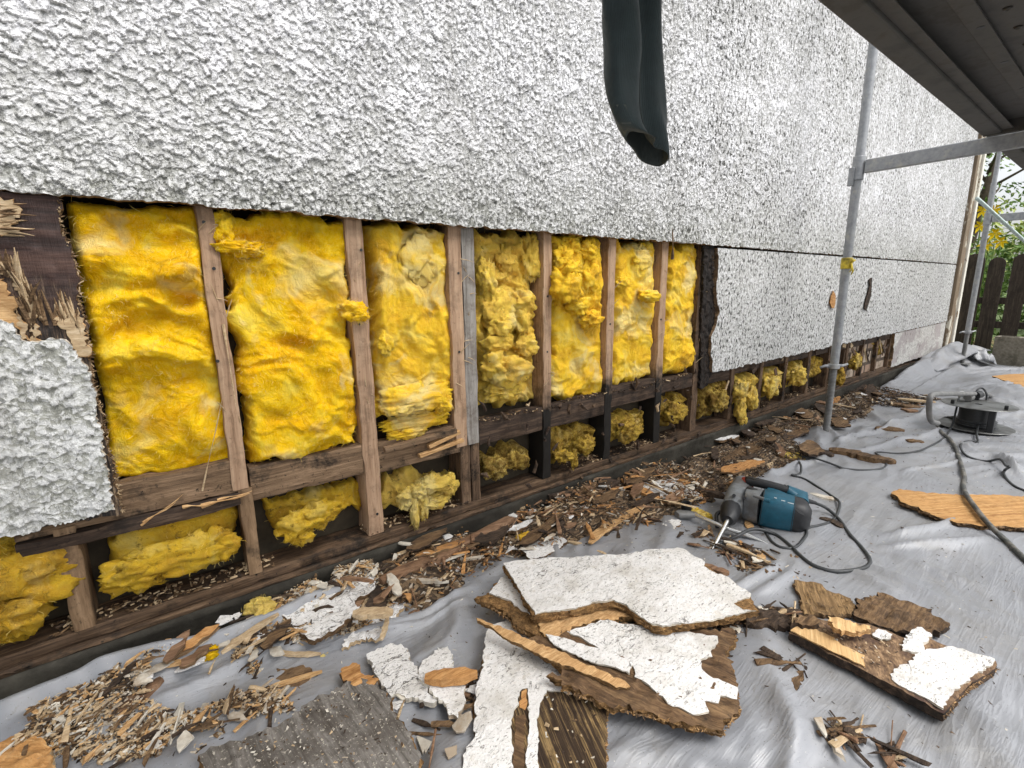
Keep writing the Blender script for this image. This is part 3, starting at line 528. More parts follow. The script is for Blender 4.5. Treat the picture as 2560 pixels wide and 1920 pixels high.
# ================================================================== INSULATION
def batt(label, corners, thick=.07, y0=.118, rag=.02, fold=.012, seed=0, mat=None, lumps=(), hang=(), fuzz=1., nres=.0046, group=None, fscale=(4, 10), powr=.35, name='insulation_batt', creases=(), fine=.35, grow=.02):
    """corners: four picture points (tl,tr,br,bl); a front skin that bulges out of the bay, with folds and fibres"""
    C = [at_y(u, v, .05) for u, v in corners]; C = [np.array([c[0], c[2]]) for c in C]
    cc_ = sum(C)/4; C = [c+(c-cc_)*grow*2*np.array([1., .6]) for c in C]
    Wd = .5*(np.linalg.norm(C[1]-C[0])+np.linalg.norm(C[2]-C[3])); Ht = .5*(np.linalg.norm(C[3]-C[0])+np.linalg.norm(C[2]-C[1]))
    nu = max(14, int(Wd/nres)); nv = max(14, int(Ht/nres)); S, T = np.meshgrid(np.linspace(0, 1, nu), np.linspace(0, 1, nv))
    X = (C[0][0]*(1-S)+C[1][0]*S)*(1-T)+(C[3][0]*(1-S)+C[2][0]*S)*T; Z = (C[0][1]*(1-S)+C[1][1]*S)*(1-T)+(C[3][1]*(1-S)+C[2][1]*S)*T
    es = np.minimum(S, 1-S)*Wd; et = np.minimum(T, 1-T)*Ht; e = np.minimum(es, et); out = np.exp(-e/.03)
    X = X+out*rag*fbm(Z*16+seed, X*5, seed, 4)*.6; Z = Z+out*rag*fbm(X*22+seed, Z*5, seed+4, 4)*.9
    sm = np.clip(e/.032, 0, 1); prof = (1-(1-sm)**2)**powr if powr else sm
    wx = X+.05*fbm(X*7, Z*7, seed, 3); wz = Z+.05*fbm(X*7, Z*7, seed+2, 3)
    d = fold*(fbm(wx*fscale[0], wz*fscale[1], seed+.5, 4)*1.0+(.25 if fine < .32 else .6)*ridge(wx*fscale[0]*1.3, wz*fscale[1]*1.1, seed+7., 3)+(.9*fbm(wx*11+wz*6, wz*13, seed+9., 4) if fine < .32 else 0))
    d = d+fold*fine*fbm(wx*26, wz*34, seed+11., 4)+.004*fine*fbm(wx*75, wz*75, seed+3., 3)+fold*.9*np.minimum(0, vn(wx*9, wz*13, seed+20.)+.35)
    for (u, v, r, h) in creases:
        c_ = at_y(u, v, .05); q = np.hypot((X-c_[0]), (Z-c_[2])*1.6); d = d+h*np.exp(-(q/r)**2)
    Yv = y0-prof*thick-d*np.clip(sm*1.5, 0, 1); Yv = np.minimum(Yv, .132)
    V = np.stack([X, Yv, Z], -1).reshape(-1, 3); FA = grid_faces(nu, nv); n0 = len(V)
    loop = list(range(nu))+[nu-1+nu*i for i in range(1, nv)]+[n0-2-i for i in range(nu-1)]+[nu*i for i in range(nv-2, 0, -1)]
    Bk = V[loop].copy(); Bk[:, 1] = .133; allV = [V, Bk]; m = len(loop)
    for i in range(m): j = (i+1) % m; FA.append((loop[i], n0+i, n0+j, loop[j]))
    FA.append(tuple(n0+i for i in range(m))); cnt = n0+m
    for li, (u, v, yy, r1, r2, r3) in enumerate(list(lumps)+list(hang)):
        c_ = at_y(u, v, yy); nn, mm = 46, 34; th, ph = np.meshgrid(np.linspace(0, 2*math.pi, nn, endpoint=False), np.linspace(.02, math.pi-.02, mm))
        dx_, dy_, dz_ = np.sin(ph)*np.cos(th), np.sin(ph)*np.sin(th), np.cos(ph)
        k = 1+.34*fbm(dx_*1.6+li*3+seed, dy_*1.6, dz_*1.6, 3)+.20*ridge(dx_*2.4+seed, dy_*2.4+li, dz_*2.4, 3)+.11*fbm(dx_*8+li, dy_*8, dz_*8+seed, 3)
        L = np.stack([c_[0]+r1*dx_*k, c_[1]+r2*dy_*k, c_[2]+r3*dz_*k], -1).reshape(-1, 3); allV.append(L)
        for i in range(mm-1):
            for j in range(nn): FA.append((cnt+i*nn+j, cnt+(i+1)*nn+j, cnt+(i+1)*nn+(j+1) % nn, cnt+i*nn+(j+1) % nn))
        cnt += len(L)
    o = mk(name, np.vstack(allV), FA, mat, None, smooth=True)
    tag(o, label, 'insulation', group)
    # loose fibres
    rr = np.random.RandomState(seed+100); surf = np.vstack([V]+[a_ for a_ in allV[2:]]) if len(allV) > 2 else V
    nf = int(len(surf)*.07*fuzz); pk = surf[rr.randint(0, len(surf), nf)]; L = rr.uniform(.006, .022, nf); an = rr.uniform(0, 2*math.pi, nf)
    d1 = np.stack([np.cos(an), -rr.uniform(.0, .32, nf), np.sin(an)], 1); an2 = an+rr.uniform(-1.4, 1.4, nf); d2 = np.stack([np.cos(an2), -rr.uniform(-.25, .3, nf), np.sin(an2)], 1)
    p0 = pk+[0, .001, 0]; p1 = p0+d1*(L/2)[:, None]; p2 = p1+d2*(L/2)[:, None]; wd = np.stack([-np.sin(an), 0*an, np.cos(an)], 1)*(rr.uniform(.0002, .00042, nf))[:, None]
    FV = np.stack([p0-wd, p0+wd, p1-wd, p1+wd, p2], 1).reshape(-1, 3); b0 = np.arange(nf)*5
    ff = [t for i in b0.tolist() for t in ((i, i+1, i+3, i+2), (i+2, i+3, i+4))]
    q = mk('loose_fibre', FV, ff, m_fib, o); q['kind'] = 'stuff'; return o
a = M('glass_fibre'); a.p(Base_Color=a.ramp(a.noise(a.pos(), 12, 4, .6), [(.35, (.80, .50, .02)), (.65, (.90, .74, .28))]), Roughness=.9, Specular_IOR_Level=.2); m_fib = a.m
i_a = insul('glass_wool_bright'); i_b = insul('glass_wool_mixed', .06); i_c = insul('glass_wool_pale', .18, .2); i_cl = insul('glass_wool_pale_shaded', .24, .45, .12); i_d = insul('glass_wool_dirty_shaded', .22, 1.1, .50); i_e = insul('glass_wool_soiled_shaded', .30, 1.5, .50); i_s = insul('glass_wool_old_shaded', .08, .4, .38)  # low-bay wools: real dirt plus the bays' shade mixed into the colour
GU = 'insulation batts in the upper bays'; GL = 'insulation scraps in the low bays'
batt('large bright yellow insulation batt in the leftmost upper bay, puffed open mid-way', [(140, 440), (425, 452), (500, 1000), (250, 1035)], seed=1, mat=i_a, fold=.019, group=GU, fscale=(2.0, 7), fine=.26, rag=.012, fuzz=2.2,
     creases=[(370, 590, .055, .040), (395, 650, .028, -.045), (350, 655, .018, .03), (345, 680, .02, -.02), (200, 560, .045, .018), (300, 760, .08, .012)], thick=.075)
batt('wide yellow insulation batt in the second bay, pale tuft over its right stud', [(470, 455), (748, 470), (775, 965), (545, 1005)], seed=2, mat=i_a, fold=.015, group=GU, fscale=(3, 6), rag=.03, fine=.30, fuzz=2.2,
     lumps=[(760, 672, .028, .035, .02, .022), (778, 680, .02, .022, .015, .018), (515, 535, .04, .05, .02, .018), (482, 498, .035, .02, .014, .035)], creases=[(640, 745, .03, -.03), (670, 735, .02, .02)])
batt('yellow insulation in the third bay, folded sheet above, torn roll at the bottom', [(800, 482), (962, 490), (985, 890), (818, 900)], seed=3, mat=i_b, fold=.014, group=GU, fscale=(8, 5), rag=.03,
     lumps=[(895, 862, .045, .10, .035, .038), (860, 880, .035, .045, .03, .025), (955, 870, .03, .03, .03, .03), (900, 912, .05, .10, .02, .025), (880, 935, .04, .06, .02, .018), (832, 745, .03, .02, .02, .03), (900, 560, .05, .05, .02, .07)])
batt('crumpled pale yellow insulation in the fourth bay, torn into lumps with holes between', [(1030, 500), (1162, 505), (1168, 865), (1040, 885)], seed=4, mat=i_c, fold=.02, thick=.035, group=GU, fscale=(12, 12), rag=.04,
     lumps=[(1075, 660, .06, .06, .03, .06), (1125, 650, .06, .055, .035, .04), (1080, 700, .04, .05, .035, .04), (1125, 690, .05, .035, .03, .05), (1075, 740, .045, .055, .03, .035), (1095, 800, .03, .08, .045, .05), (1065, 790, .035, .05, .04, .05), (1090, 845, .04, .07, .035, .03), (1050, 600, .06, .03, .03, .06),
            (1150, 560, .07, .04, .02, .07), (1090, 560, .08, .04, .02, .05), (1130, 745, .06, .05, .03, .04)])
batt('yellow insulation in the fifth bay, balled-up wad above a smooth sheet', [(1196, 515), (1300, 520), (1300, 850), (1192, 862)], seed=5, mat=i_b, fold=.012, group=GU, fscale=(6, 6), rag=.04,
     lumps=[(1222, 620, .02, .06, .05, .06), (1230, 585, .03, .05, .04, .04), (1215, 560, .04, .04, .03, .04), (1268, 600, .05, .04, .03, .06), (1275, 690, .03, .05, .035, .03), (1250, 660, .03, .05, .03, .035), (1270, 540, .05, .045, .03, .04), (1230, 530, .05, .045, .025, .035)])
batt('yellow insulation in the sixth bay, a flap bulging towards the stud on its right', [(1332, 522), (1415, 528), (1408, 815), (1322, 832)], seed=6, mat=i_b, fold=.012, group=GU, fscale=(6, 6), rag=.035,
     lumps=[(1400, 640, .02, .05, .03, .025), (1345, 610, .035, .04, .02, .02), (1385, 560, .05, .06, .02, .05)])
batt('narrow yellow insulation strip in the seventh bay, furthest right of the upper bays', [(1450, 532), (1512, 535), (1495, 795), (1430, 805)], seed=8, mat=i_b, fold=.013, group=GU, fscale=(7, 7), rag=.045)
# low bays
batt('blurred soft yellow insulation wad at the left picture edge, below the render piece', [(-60, 1165), (112, 1160), (60, 1390), (-80, 1420)], seed=11, mat=i_s, fold=.02, group=GL, thick=.06, fscale=(6, 8), lumps=[(20, 1260, .05, .10, .04, .06), (10, 1330, .04, .06, .04, .05)])
batt('thick torn slab of ochre insulation lying in the first low bay, crumbs below', [(225, 1120), (508, 1085), (505, 1195), (262, 1290)], seed=12, mat=i_s, fold=.012, group=GL, thick=.055, rag=.03, fscale=(6, 10), lumps=[(400, 1200, .035, .10, .03, .04), (300, 1235, .035, .06, .03, .04), (470, 1180, .035, .04, .03, .04)])
batt('ragged olive insulation sunk deep in the second low bay, with a torn mouth-like hole', [(575, 1085), (785, 1045), (780, 1110), (610, 1175)], seed=13, mat=i_s, fold=.02, thick=.03, group=GL, rag=.04, fscale=(9, 12), lumps=[(640, 1135, .05, .045, .03, .035), (690, 1110, .06, .05, .03, .035), (650, 1160, .04, .03, .02, .02)])
batt('bright crumpled insulation in the third low bay, one rag hanging down over the sill', [(835, 1045), (985, 1020), (985, 1080), (845, 1115)], seed=14, mat=i_cl, fold=.016, thick=.04, group=GL, rag=.04, fscale=(9, 12),
     lumps=[(935, 1045, .04, .05, .035, .03), (965, 1050, .045, .035, .03, .035), (905, 1060, .04, .03, .03, .03), (880, 1075, .05, .04, .03, .03), (912, 1085, .025, .018, .016, .06), (895, 1110, .012, .012, .012, .045), (940, 1080, .04, .05, .03, .022)])
batt('grey mouldy insulation shreds in the fourth low bay beside the blackened double stud', [(1045, 985), (1160, 965), (1160, 1010), (1050, 1040)], seed=15, mat=i_e, fold=.02, thick=.035, group=GL, rag=.04, fscale=(14, 16), lumps=[(1070, 1010, .045, .045, .03, .04), (1110, 995, .06, .04, .025, .03)])
batt('brownish yellow insulation remnant in the fifth low bay, a thread dangling down', [(1195, 935), (1300, 915), (1295, 965), (1200, 1000)], seed=16, mat=i_d, fold=.018, thick=.035, group=GL, rag=.035, fscale=(12, 12), lumps=[(1265, 960, .035, .045, .03, .035), (1215, 985, .04, .04, .03, .02), (1240, 990, .02, .015, .012, .035)])
batt('matted brown-yellow insulation clump in the sixth low bay', [(1322, 898), (1400, 885), (1398, 935), (1325, 960)], seed=17, mat=i_d, fold=.018, thick=.05, group=GL, rag=.03, fscale=(12, 12), lumps=[(1360, 930, .03, .07, .035, .045)])
batt('tangled insulation clump in the seventh low bay, left of the last black stud', [(1425, 868), (1490, 855), (1490, 905), (1425, 925)], seed=18, mat=i_d, fold=.02, thick=.05, group=GL, rag=.03, fscale=(14, 14), lumps=[(1457, 893, .03, .06, .035, .045)])
batt('mouldy insulation wad just under the torn left corner of the lower render panel', [(1522, 835), (1578, 820), (1576, 880), (1518, 905)], seed=19, mat=i_e, fold=.02, thick=.05, group=GL, rag=.03, fscale=(14, 14), lumps=[(1550, 865, .03, .06, .035, .06)])
batt('long pale rag of insulation pouring from a low bay over the sill', [(1585, 820), (1636, 805), (1634, 860), (1592, 880)], seed=20, mat=i_cl, fold=.02, thick=.06, group=GL, rag=.03, fscale=(14, 14), lumps=[(1600, 842, .01, .05, .03, .05), (1600, 880, -.005, .04, .025, .06), (1604, 905, -.005, .03, .02, .035), (1622, 860, .02, .045, .03, .06)])
batt('bright yellow insulation ball in the low bay right of the hanging rag', [(1644, 808), (1688, 795), (1686, 840), (1648, 858)], seed=21, mat=i_cl, fold=.02, thick=.07, group=GL, rag=.03, fscale=(14, 14), lumps=[(1665, 835, .01, .07, .035, .06)])
batt('tawny insulation lump poking out of the low bay just left of the near scaffold leg', [(1697, 795), (1738, 782), (1738, 820), (1700, 838)], seed=22, mat=i_cl, fold=.02, thick=.07, group=GL, rag=.03, fscale=(14, 14), lumps=[(1722, 812, -.01, .08, .04, .05)])
batt('shredded whitish insulation in the low bay directly behind the near scaffold leg', [(1750, 780), (1785, 770), (1785, 805), (1752, 820)], seed=23, mat=i_d, fold=.02, thick=.05, group=GL, rag=.03, fscale=(14, 14), lumps=[(1812, 812, -.03, .05, .035, .06)])
batt('dull brown insulation scrap in the far low bay next to the bare brick', [(1835, 760), (1868, 750), (1866, 775), (1838, 792)], seed=24, mat=i_d, fold=.02, thick=.05, group=GL, rag=.03, fscale=(14, 14), lumps=[(1850, 782, .0, .10, .03, .05)])
batt('greenish insulation shred in the last open bay before the peeled far panel', [(1885, 738), (1908, 733), (1906, 765), (1888, 775)], seed=25, mat=i_d, fold=.02, thick=.06, group=GL, rag=.03, fscale=(14, 14))
# ================================================================== THINGS ON THE SHEET
def conv(ox, oy, sc): return lambda *l: [((ox+x/sc)/1.15732, (oy+y/sc)/1.15732) for x, y in l]
zc, zq, zb, zm, zn_, za = conv(1150, 1340, 2.765), conv(1860, 1340, 2.86), conv(600, 1400, 3.16), conv(1100, 1000, 3.016), conv(600, 950, 3.016), conv(0, 1500, 3.16)
zd, zr_, ze, zf_, zw = conv(1780, 1180, 6.913), conv(2100, 800, 4.148), conv(1650, 1100, 2.766), conv(2300, 1050, 4.146), conv(1640, 1200, 6.913)
def gb(u, v, z): return float(on_g(u, v, z)[2])
class Pl:           # a tilted plane through (x0,y0,z0)
    def __init__(s, u, v, h, a=0., b=0.): p = on_g(u, v, h); s.x, s.y, s.z = p; s.a, s.b = a, b
    def at(s, u, v): r = ray(u, v); t = (s.z-s.a*s.x-s.b*(s.y+CD)+s.b*CD*0-CH+s.b*CD-s.b*s.y+s.b*s.y)/(r[2]-s.a*r[0]-s.b*r[1]) if False else ((s.z-CH)-s.a*s.x-s.b*(s.y+CD))/(r[2]-s.a*r[0]-s.b*r[1]); return np.array([r[0]*t, r[1]*t-CD, CH+r[2]*t])
    def z_(s, x, y): return s.z+s.a*(x-s.x)+s.b*(y-s.y)
    def fn(s, dz=0., wav=0., sd=0):
        return lambda q, h: (q[0], q[1], s.z_(q[0], q[1])+dz+h+(wav*float(fbm(q[0]*5+sd, q[1]*5, sd, 2)) if wav else 0))
def piece(name, pl, out, thick, mats, parent=None, dz=0., wav=0., seed=0, **k):
    return slab(name, [pl.at(u, v)[:2] for u, v in out], pl.fn(dz, wav, seed), thick, mats, parent, seed=seed, **k)
def grain(name, ang, cols, gs=(5, 60, 60), **k): return wood(name, *cols, rot=(0, 0, ang), gs=gs, **k)
BR = ((.05, .028, .015), (.15, .088, .045), (.32, .20, .10)); DK = ((.018, .012, .009), (.055, .036, .024), (.13, .088, .055)); FR = ((.40, .21, .08), (.60, .36, .155), (.76, .53, .28)); OR = ((.34, .16, .05), (.58, .30, .105), (.72, .44, .19))
m_bx = grain('torn_brown_across', 1.2, BR, blot=.5, black=(.02, .013, .009), bump=1., dist=.01)
m_bedge = wood('broken_edge', (.05, .028, .012), (.22, .12, .045), (.50, .30, .12), gs=(70, 70, 160), blot=.5, black=(.03, .02, .01), bump=1., dist=.01)
# big white board on top of the heap
b1 = empty('broken_board', on_g(1370, 1290, .07), 'largest white-faced board fragment, lying flat on top of the heap, wavy torn front edge', 'board')
P1 = Pl(1370, 1290, .085, -.02, .02)
o1 = zc((300, 195), (500, 165), (850, 148), (1000, 138), (1180, 128), (1300, 102), (1540, 88), (1620, 148), (1692, 182), (1682, 212), (1760, 258), (1850, 288), (1925, 350), (2012, 405), (2000, 432), (1890, 472), (1955, 518), (2050, 520), (1700, 592), (1400, 632), (1330, 618), (1230, 552), (1150, 482), (1060, 448), (960, 462), (800, 508), (520, 545))
piece('plaster_face', P1, o1[:-1]+[o1[-1]], .004, [m_skin, m_cream], b1, dz=.004, seed=1, res=.009, jit=.003, layers=1, zn=.002)
o1b = zc((304, 200), (500, 170), (1000, 143), (1540, 93), (1690, 192), (2005, 405), (2062, 512), (1700, 590), (1400, 634), (1330, 622), (1225, 560), (1150, 492), (1060, 455), (960, 470), (800, 515), (515, 550))
piece('board', P1, o1b, .020, [m_bedge, m_bedge], b1, dz=-.0005, seed=2, res=.010, jit=.005, layers=4, side_jit=.008)
sp1 = zc((515, 545), (700, 515), (960, 462), (1060, 448), (1150, 482), (1235, 560), (1180, 560), (1100, 555), (1000, 580), (880, 600), (800, 622), (760, 660), (700, 672), (650, 692), (575, 664))
P1b = Pl(1370, 1290, .060, -.02, .02)
piece('torn_ply', P1b, sp1, .014, [m_fresh, m_bedge], b1, seed=3, res=.007, jit=.010, layers=3, zn=.004, side_jit=.01)
# piece under its left corner
b2 = empty('broken_board', on_g(1110, 1300, .03), 'small white corner fragment peeping out left of the largest board, orange fibres at its edge', 'board')
P2 = Pl(1090, 1290, .060, .0, .0)
piece('plaster_face', P2, zc((200, 402), (300, 290), (330, 250), (420, 400), (500, 560), (420, 520), (340, 450)), .004, [m_skin, m_cream], b2, dz=.004, seed=4, res=.008, layers=1)
piece('board', P2, zc((110, 425), (190, 402), (300, 285), (330, 250), (430, 400), (560, 690), (430, 640), (360, 590), (300, 530), (215, 470)), .018, [m_bedge, m_bedge], b2, seed=5, res=.007, jit=.009, layers=3, side_jit=.01)
# long white board running to the bottom edge
b3 = empty('broken_board', on_g(1120, 1520, .02), 'long white-faced board running down to the bottom picture edge, with a dark ribbed patch', 'board')
P3 = Pl(1100, 1520, .030, 0, 0)
piece('plaster_face', P3, zc((240, 615), (330, 580), (560, 690), (700, 760), (900, 900), (1010, 980), (960, 1140), (820, 1100), (700, 1080), (600, 1072), (575, 1130), (545, 1250), (538, 1400), (535, 1520), (530, 1750), (470, 1750), (468, 1400), (465, 1200), (468, 1062), (430, 1066), (412, 1110), (408, 1170), (372, 1212), (358, 1400), (352, 1750), (-30, 1750), (20, 1604), (62, 1450), (104, 1400), (95, 1300), (120, 1250), (98, 1180), (150, 900), (180, 700), (215, 620)), .004, [m_skin, m_cream], b3, dz=.004, seed=6, res=.0075, jit=.005, layers=1, zn=.0015)
m_rib = grain('ribbed_stripped_wood', -1.18, ((.016, .009, .006), (.055, .034, .019), (.42, .28, .12)), gs=(3.5, 130, 60), blot=.5, black=(.02, .011, .008), bump=1., dist=.006)
piece('board', P3, zc((235, 615), (330, 580), (560, 690), (900, 900), (1015, 980), (1010, 1230), (995, 1750), (-30, 1750), (20, 1604), (100, 1400), (95, 1180), (150, 900), (180, 700)), .018, [m_rib, m_bedge], b3, seed=7, res=.010, jit=.005, layers=4, side_jit=.006)
piece('exposed_strip', P3, zc((425, 1080), (462, 1066), (462, 1180), (450, 1210), (412, 1190)), .003, [m_orange, m_orange], b3, dz=.0022, seed=8, res=.007, layers=1)
piece('exposed_strip', P3, zc((385, 1250), (450, 1240), (446, 1750), (362, 1750), (376, 1400)), .003, [m_bx, m_bedge], b3, dz=.0022, seed=9, res=.008, layers=1)
# board lying across
b4 = empty('broken_board', on_g(1480, 1440, .04), 'white-faced board lying across the heap, split lengthwise, its rotten brown end towards the right', 'board')
P4 = Pl(1450, 1440, .052, -.015, .03)
piece('plaster_face', P4, zc((590, 695), (700, 725), (850, 770), (1000, 812), (1180, 885), (1195, 905), (1170, 972), (1000, 912), (800, 835), (690, 790), (620, 740)), .004, [m_skin, m_cream], b4, dz=.009, seed=10, res=.008, layers=1)
piece('plaster_face', P4, zc((740, 668), (850, 640), (1000, 590), (1300, 640), (1500, 652), (1780, 700), (1770, 760), (1730, 800), (1745, 840), (1660, 868), (1672, 930), (1720, 975), (1880, 1040), (1920, 1055), (1915, 1140), (1800, 1112), (1785, 1165), (1692, 1150), (1722, 1225), (1648, 1242), (1470, 1190), (1350, 1080), (1250, 1000), (1205, 985), (1190, 890), (1000, 800), (860, 725)), .004, [m_skin, m_cream], b4, dz=.004, seed=11, res=.009, layers=1)
piece('board', P4, zc((455, 720), (560, 700), (740, 660), (1000, 585), (1500, 640), (1880, 640), (1900, 750), (1830, 800), (1870, 880), (1905, 960), (1912, 1060), (1925, 1190), (1880, 1250), (1810, 1350), (1640, 1312), (1440, 1260), (1200, 1205), (1000, 1150), (850, 1090), (700, 1040), (610, 960), (700, 955), (640, 840)), .016, [m_bx, m_bedge], b4, seed=12, res=.009, jit=.009, layers=4, side_jit=.008, zn=.004)
P4c = Pl(1450, 1440, .062, -.015, .03)
piece('split_strip', P4c, zc((115, 560), (150, 575), (450, 705), (700, 800), (900, 900), (1140, 1000), (1180, 1040), (1080, 1045), (850, 940), (600, 845), (440, 765), (250, 655), (120, 585)), .008, [m_fresh, m_bedge], b4, seed=13, res=.008, jit=.004, layers=2, zn=.003)
# right-hand board
b5 = empty('broken_board', on_g(1960, 1420, .03), 'board fragment at the right with a pale wood strip and a white plaster end', 'board')
P5 = Pl(1960, 1420, .042, 0, 0)
piece('plaster_face', P5, zq((1055, 1035), (1070, 990), (1110, 930), (1180, 930), (1215, 900), (1250, 845), (1130, 820), (1125, 790), (1170, 740), (1222, 672), (1270, 665), (1300, 690), (1332, 702), (1322, 750), (1280, 790), (1290, 832), (1400, 815), (1490, 800), (1600, 835), (1790, 888), (1780, 925), (1640, 1010), (1540, 1075), (1500, 1120), (1425, 1245), (1250, 1150)), .005, [m_skin2, m_cream], b5, dz=.005, seed=14, res=.008, layers=1, jit=.005)
piece('board', P5, zq((320, 688), (380, 655), (530, 590), (700, 600), (920, 640), (1200, 740), (1340, 740), (1500, 800), (1800, 895), (1800, 935), (1620, 1060), (1540, 1130), (1500, 1190), (1430, 1265), (860, 958), (600, 830)), .023, [grain('mottled_brown', -.4, ((.07, .042, .028), (.20, .125, .07), (.45, .30, .17)), gs=(25, 60, 60), blot=.9, black=(.06, .035, .03), bump=.8), m_nogd], b5, seed=15, res=.010, jit=.003, layers=4, side_jit=.003, zn=.003)
m_light = grain('pale_planed_strip', -.42, ((.42, .24, .10), (.60, .39, .18), (.74, .53, .28)), gs=(4, 160, 60), blot=.1, bump=.3)
piece('pale_strip', P5, zq((330, 688), (380, 662), (480, 665), (540, 695), (640, 742), (700, 800), (862, 868), (866, 950), (600, 825)), .003, [m_light, m_light], b5, dz=.006, seed=16, res=.010, layers=1, jit=.003)
piece('plaster_patch', P5, zq((920, 730), (960, 680), (1010, 690), (1060, 715), (1050, 745), (980, 755)), .004, [m_skin2, m_cream], b5, dz=.007, seed=17, res=.007, layers=1)
P5b = Pl(1930, 1360, .078, -.05, .0)
o = piece('wood_chunk', P5b, zq((600, 568), (640, 572), (760, 605), (905, 640), (870, 665), (780, 685), (700, 682), (640, 650), (600, 600)), .014, [m_light, m_fresh], None, seed=18, res=.006, jit=.008, layers=3, zn=.004, side_jit=.006); tag(o, 'fresh pale splintered chunk lying on the right-hand board', 'wood chunk')
P5c = Pl(1870, 1340, .060, 0, 0)
o = piece('wood_chunk', P5c, zq((350, 585), (400, 560), (500, 565), (540, 600), (520, 635), (420, 640), (340, 625)), .022, [m_brown, m_dark], None, seed=19, res=.007, jit=.006, layers=3, zn=.005); tag(o, 'dark rotten chunk at the left tip of the right-hand board', 'wood chunk')
o = piece('wood_chunk', Pl(1830, 1330, .030), zq((-60, 560), (0, 540), (100, 520), (230, 520), (330, 590), (340, 650), (240, 640), (100, 640), (0, 600)), .02, [m_dark, m_dark], None, seed=60, res=.008, jit=.010, layers=3, zn=.008); tag(o, 'black crumbling splinter bridging the big heap and the right-hand board', 'wood chunk')
# rotten brown sheets
m_b6 = grain('rotten_golden', -.55, ((.07, .04, .018), (.22, .135, .06), (.46, .30, .14)), gs=(6, 110, 60), blot=.75, black=(.035, .022, .014), bump=1., dist=.009)
o = piece('bark_sheet', Pl(1820, 1290, .024, -.01, .01), zq((365, 330), (385, 305), (430, 318), (550, 335), (590, 375), (680, 410), (765, 440), (800, 495), (770, 560), (640, 560), (520, 545), (430, 545), (410, 500), (395, 400)), .012, [m_b6, m_brown], None, wav=.006, seed=20, res=.008, jit=.008, layers=3, zn=.005); tag(o, 'golden-brown rotten veneer sheet, left one of two behind the right-hand board', 'rotten veneer')
o = piece('bark_sheet', Pl(1960, 1320, .026, 0, 0), zq((800, 450), (860, 440), (930, 430), (960, 402), (1030, 415), (1090, 445), (1230, 475), (1350, 512), (1320, 522), (1400, 580), (1475, 640), (1400, 700), (1340, 705), (1200, 700), (1050, 660), (900, 630), (790, 570)), .014, [m_brown, m_dark], None, wav=.008, seed=21, res=.008, jit=.009, layers=3, zn=.005); tag(o, 'dark brown rotten veneer sheet, right one of two behind the right-hand board', 'rotten veneer')
# orange plank
m_op = grain('orange_plank', .55, ((.27, .125, .04), (.46, .25, .09), (.62, .39, .17)), gs=(2.5, 120, 60), blot=.25, black=(.16, .08, .03), bump=.8)
o = piece('split_plank', Pl(2100, 1100, .030, 0, 0), [(1925, 1064), (1945, 1056), (1990, 1062), (2060, 1068), (2130, 1068), (2212, 1072), (2300, 1078), (2310, 1145), (2212, 1140), (2120, 1137), (2060, 1128), (2010, 1112), (1985, 1096), (1950, 1086)], .018, [m_op, m_brown], None, seed=22, res=.010, jit=.006, layers=4, zn=.003, side_jit=.012); tag(o, 'split plank of bright orange-tan wood crossed by the thick cable', 'plank')
o = piece('split_plank', Pl(2180, 820, .035, 0, 0), [(2143, 812), (2180, 808), (2260, 806), (2330, 820), (2300, 848), (2212, 836), (2170, 822)], .015, [m_op, m_dark], None, seed=23, res=.02, jit=.006, layers=2); tag(o, 'small orange plank far off at the right picture edge', 'plank')
# grey weathered corrugated board, orange bark
m_gry = grain('weathered_grey', 1.02+math.pi/2*0, ((.075, .066, .056), (.17, .155, .138), (.30, .28, .255)), gs=(2, 34, 34), blot=.55, black=(.05, .038, .028), bump=1., dist=.008, speck=(.52, .48, .40))
gp = Pl(760, 1590, .050, -.06, .03)
p_, q_ = gp.at(560, 1480), gp.at(640, 1640); GA = math.atan2(q_[1]-p_[1], q_[0]-p_[0])
m_gry = grain('weathered_grey', -GA, ((.075, .066, .056), (.17, .155, .138), (.30, .28, .255)), gs=(2, 40, 34), blot=.55, black=(.05, .038, .028), bump=1., dist=.008, speck=(.52, .48, .40))
fnb = gp.fn()
def corr(q, h):
    x, y, z = fnb(q, h); s_ = -q[0]*math.sin(GA)+q[1]*math.cos(GA); return (x, y, z+0.0022*math.sin(s_*2*math.pi/.030+1.5*float(vn(q[0]*5, q[1]*5, 1.)))*(1 if h > -.005 else 0))
o = slab('weathered_board', [gp.at(u, v)[:2] for u, v in zb((-330, 1540), (-130, 1450), (60, 1400), (330, 1290), (430, 1205), (590, 1100), (760, 1010), (850, 960), (960, 940), (1090, 960), (1135, 1030), (1240, 1220), (1345, 1400), (1420, 1520), (1400, 1800), (-330, 1800))], corr, .022, [m_gry, m_bedge], None, seed=24, res=.0085, jit=.008, layers=4, zn=.002, side_jit=.008); tag(o, 'weathered grey grooved board lying face up at the bottom edge, dusted with crumbs', 'board')
o = piece('bark_sheet', Pl(50, 1610, .04, 0, 0), za((-150, 985), (0, 965), (100, 950), (150, 925), (200, 920), (240, 955), (290, 1040), (350, 1130), (395, 1240), (420, 1330), (440, 1500), (-150, 1500)), .03, [grain('orange_bark', .7, OR, gs=(12, 50, 50), blot=.5, black=(.20, .17, .14), bump=1., dist=.012), m_tan], None, wav=.012, seed=25, res=.007, jit=.006, layers=3, zn=.006); tag(o, 'thick orange-brown slab of bark in the bottom left corner', 'bark')
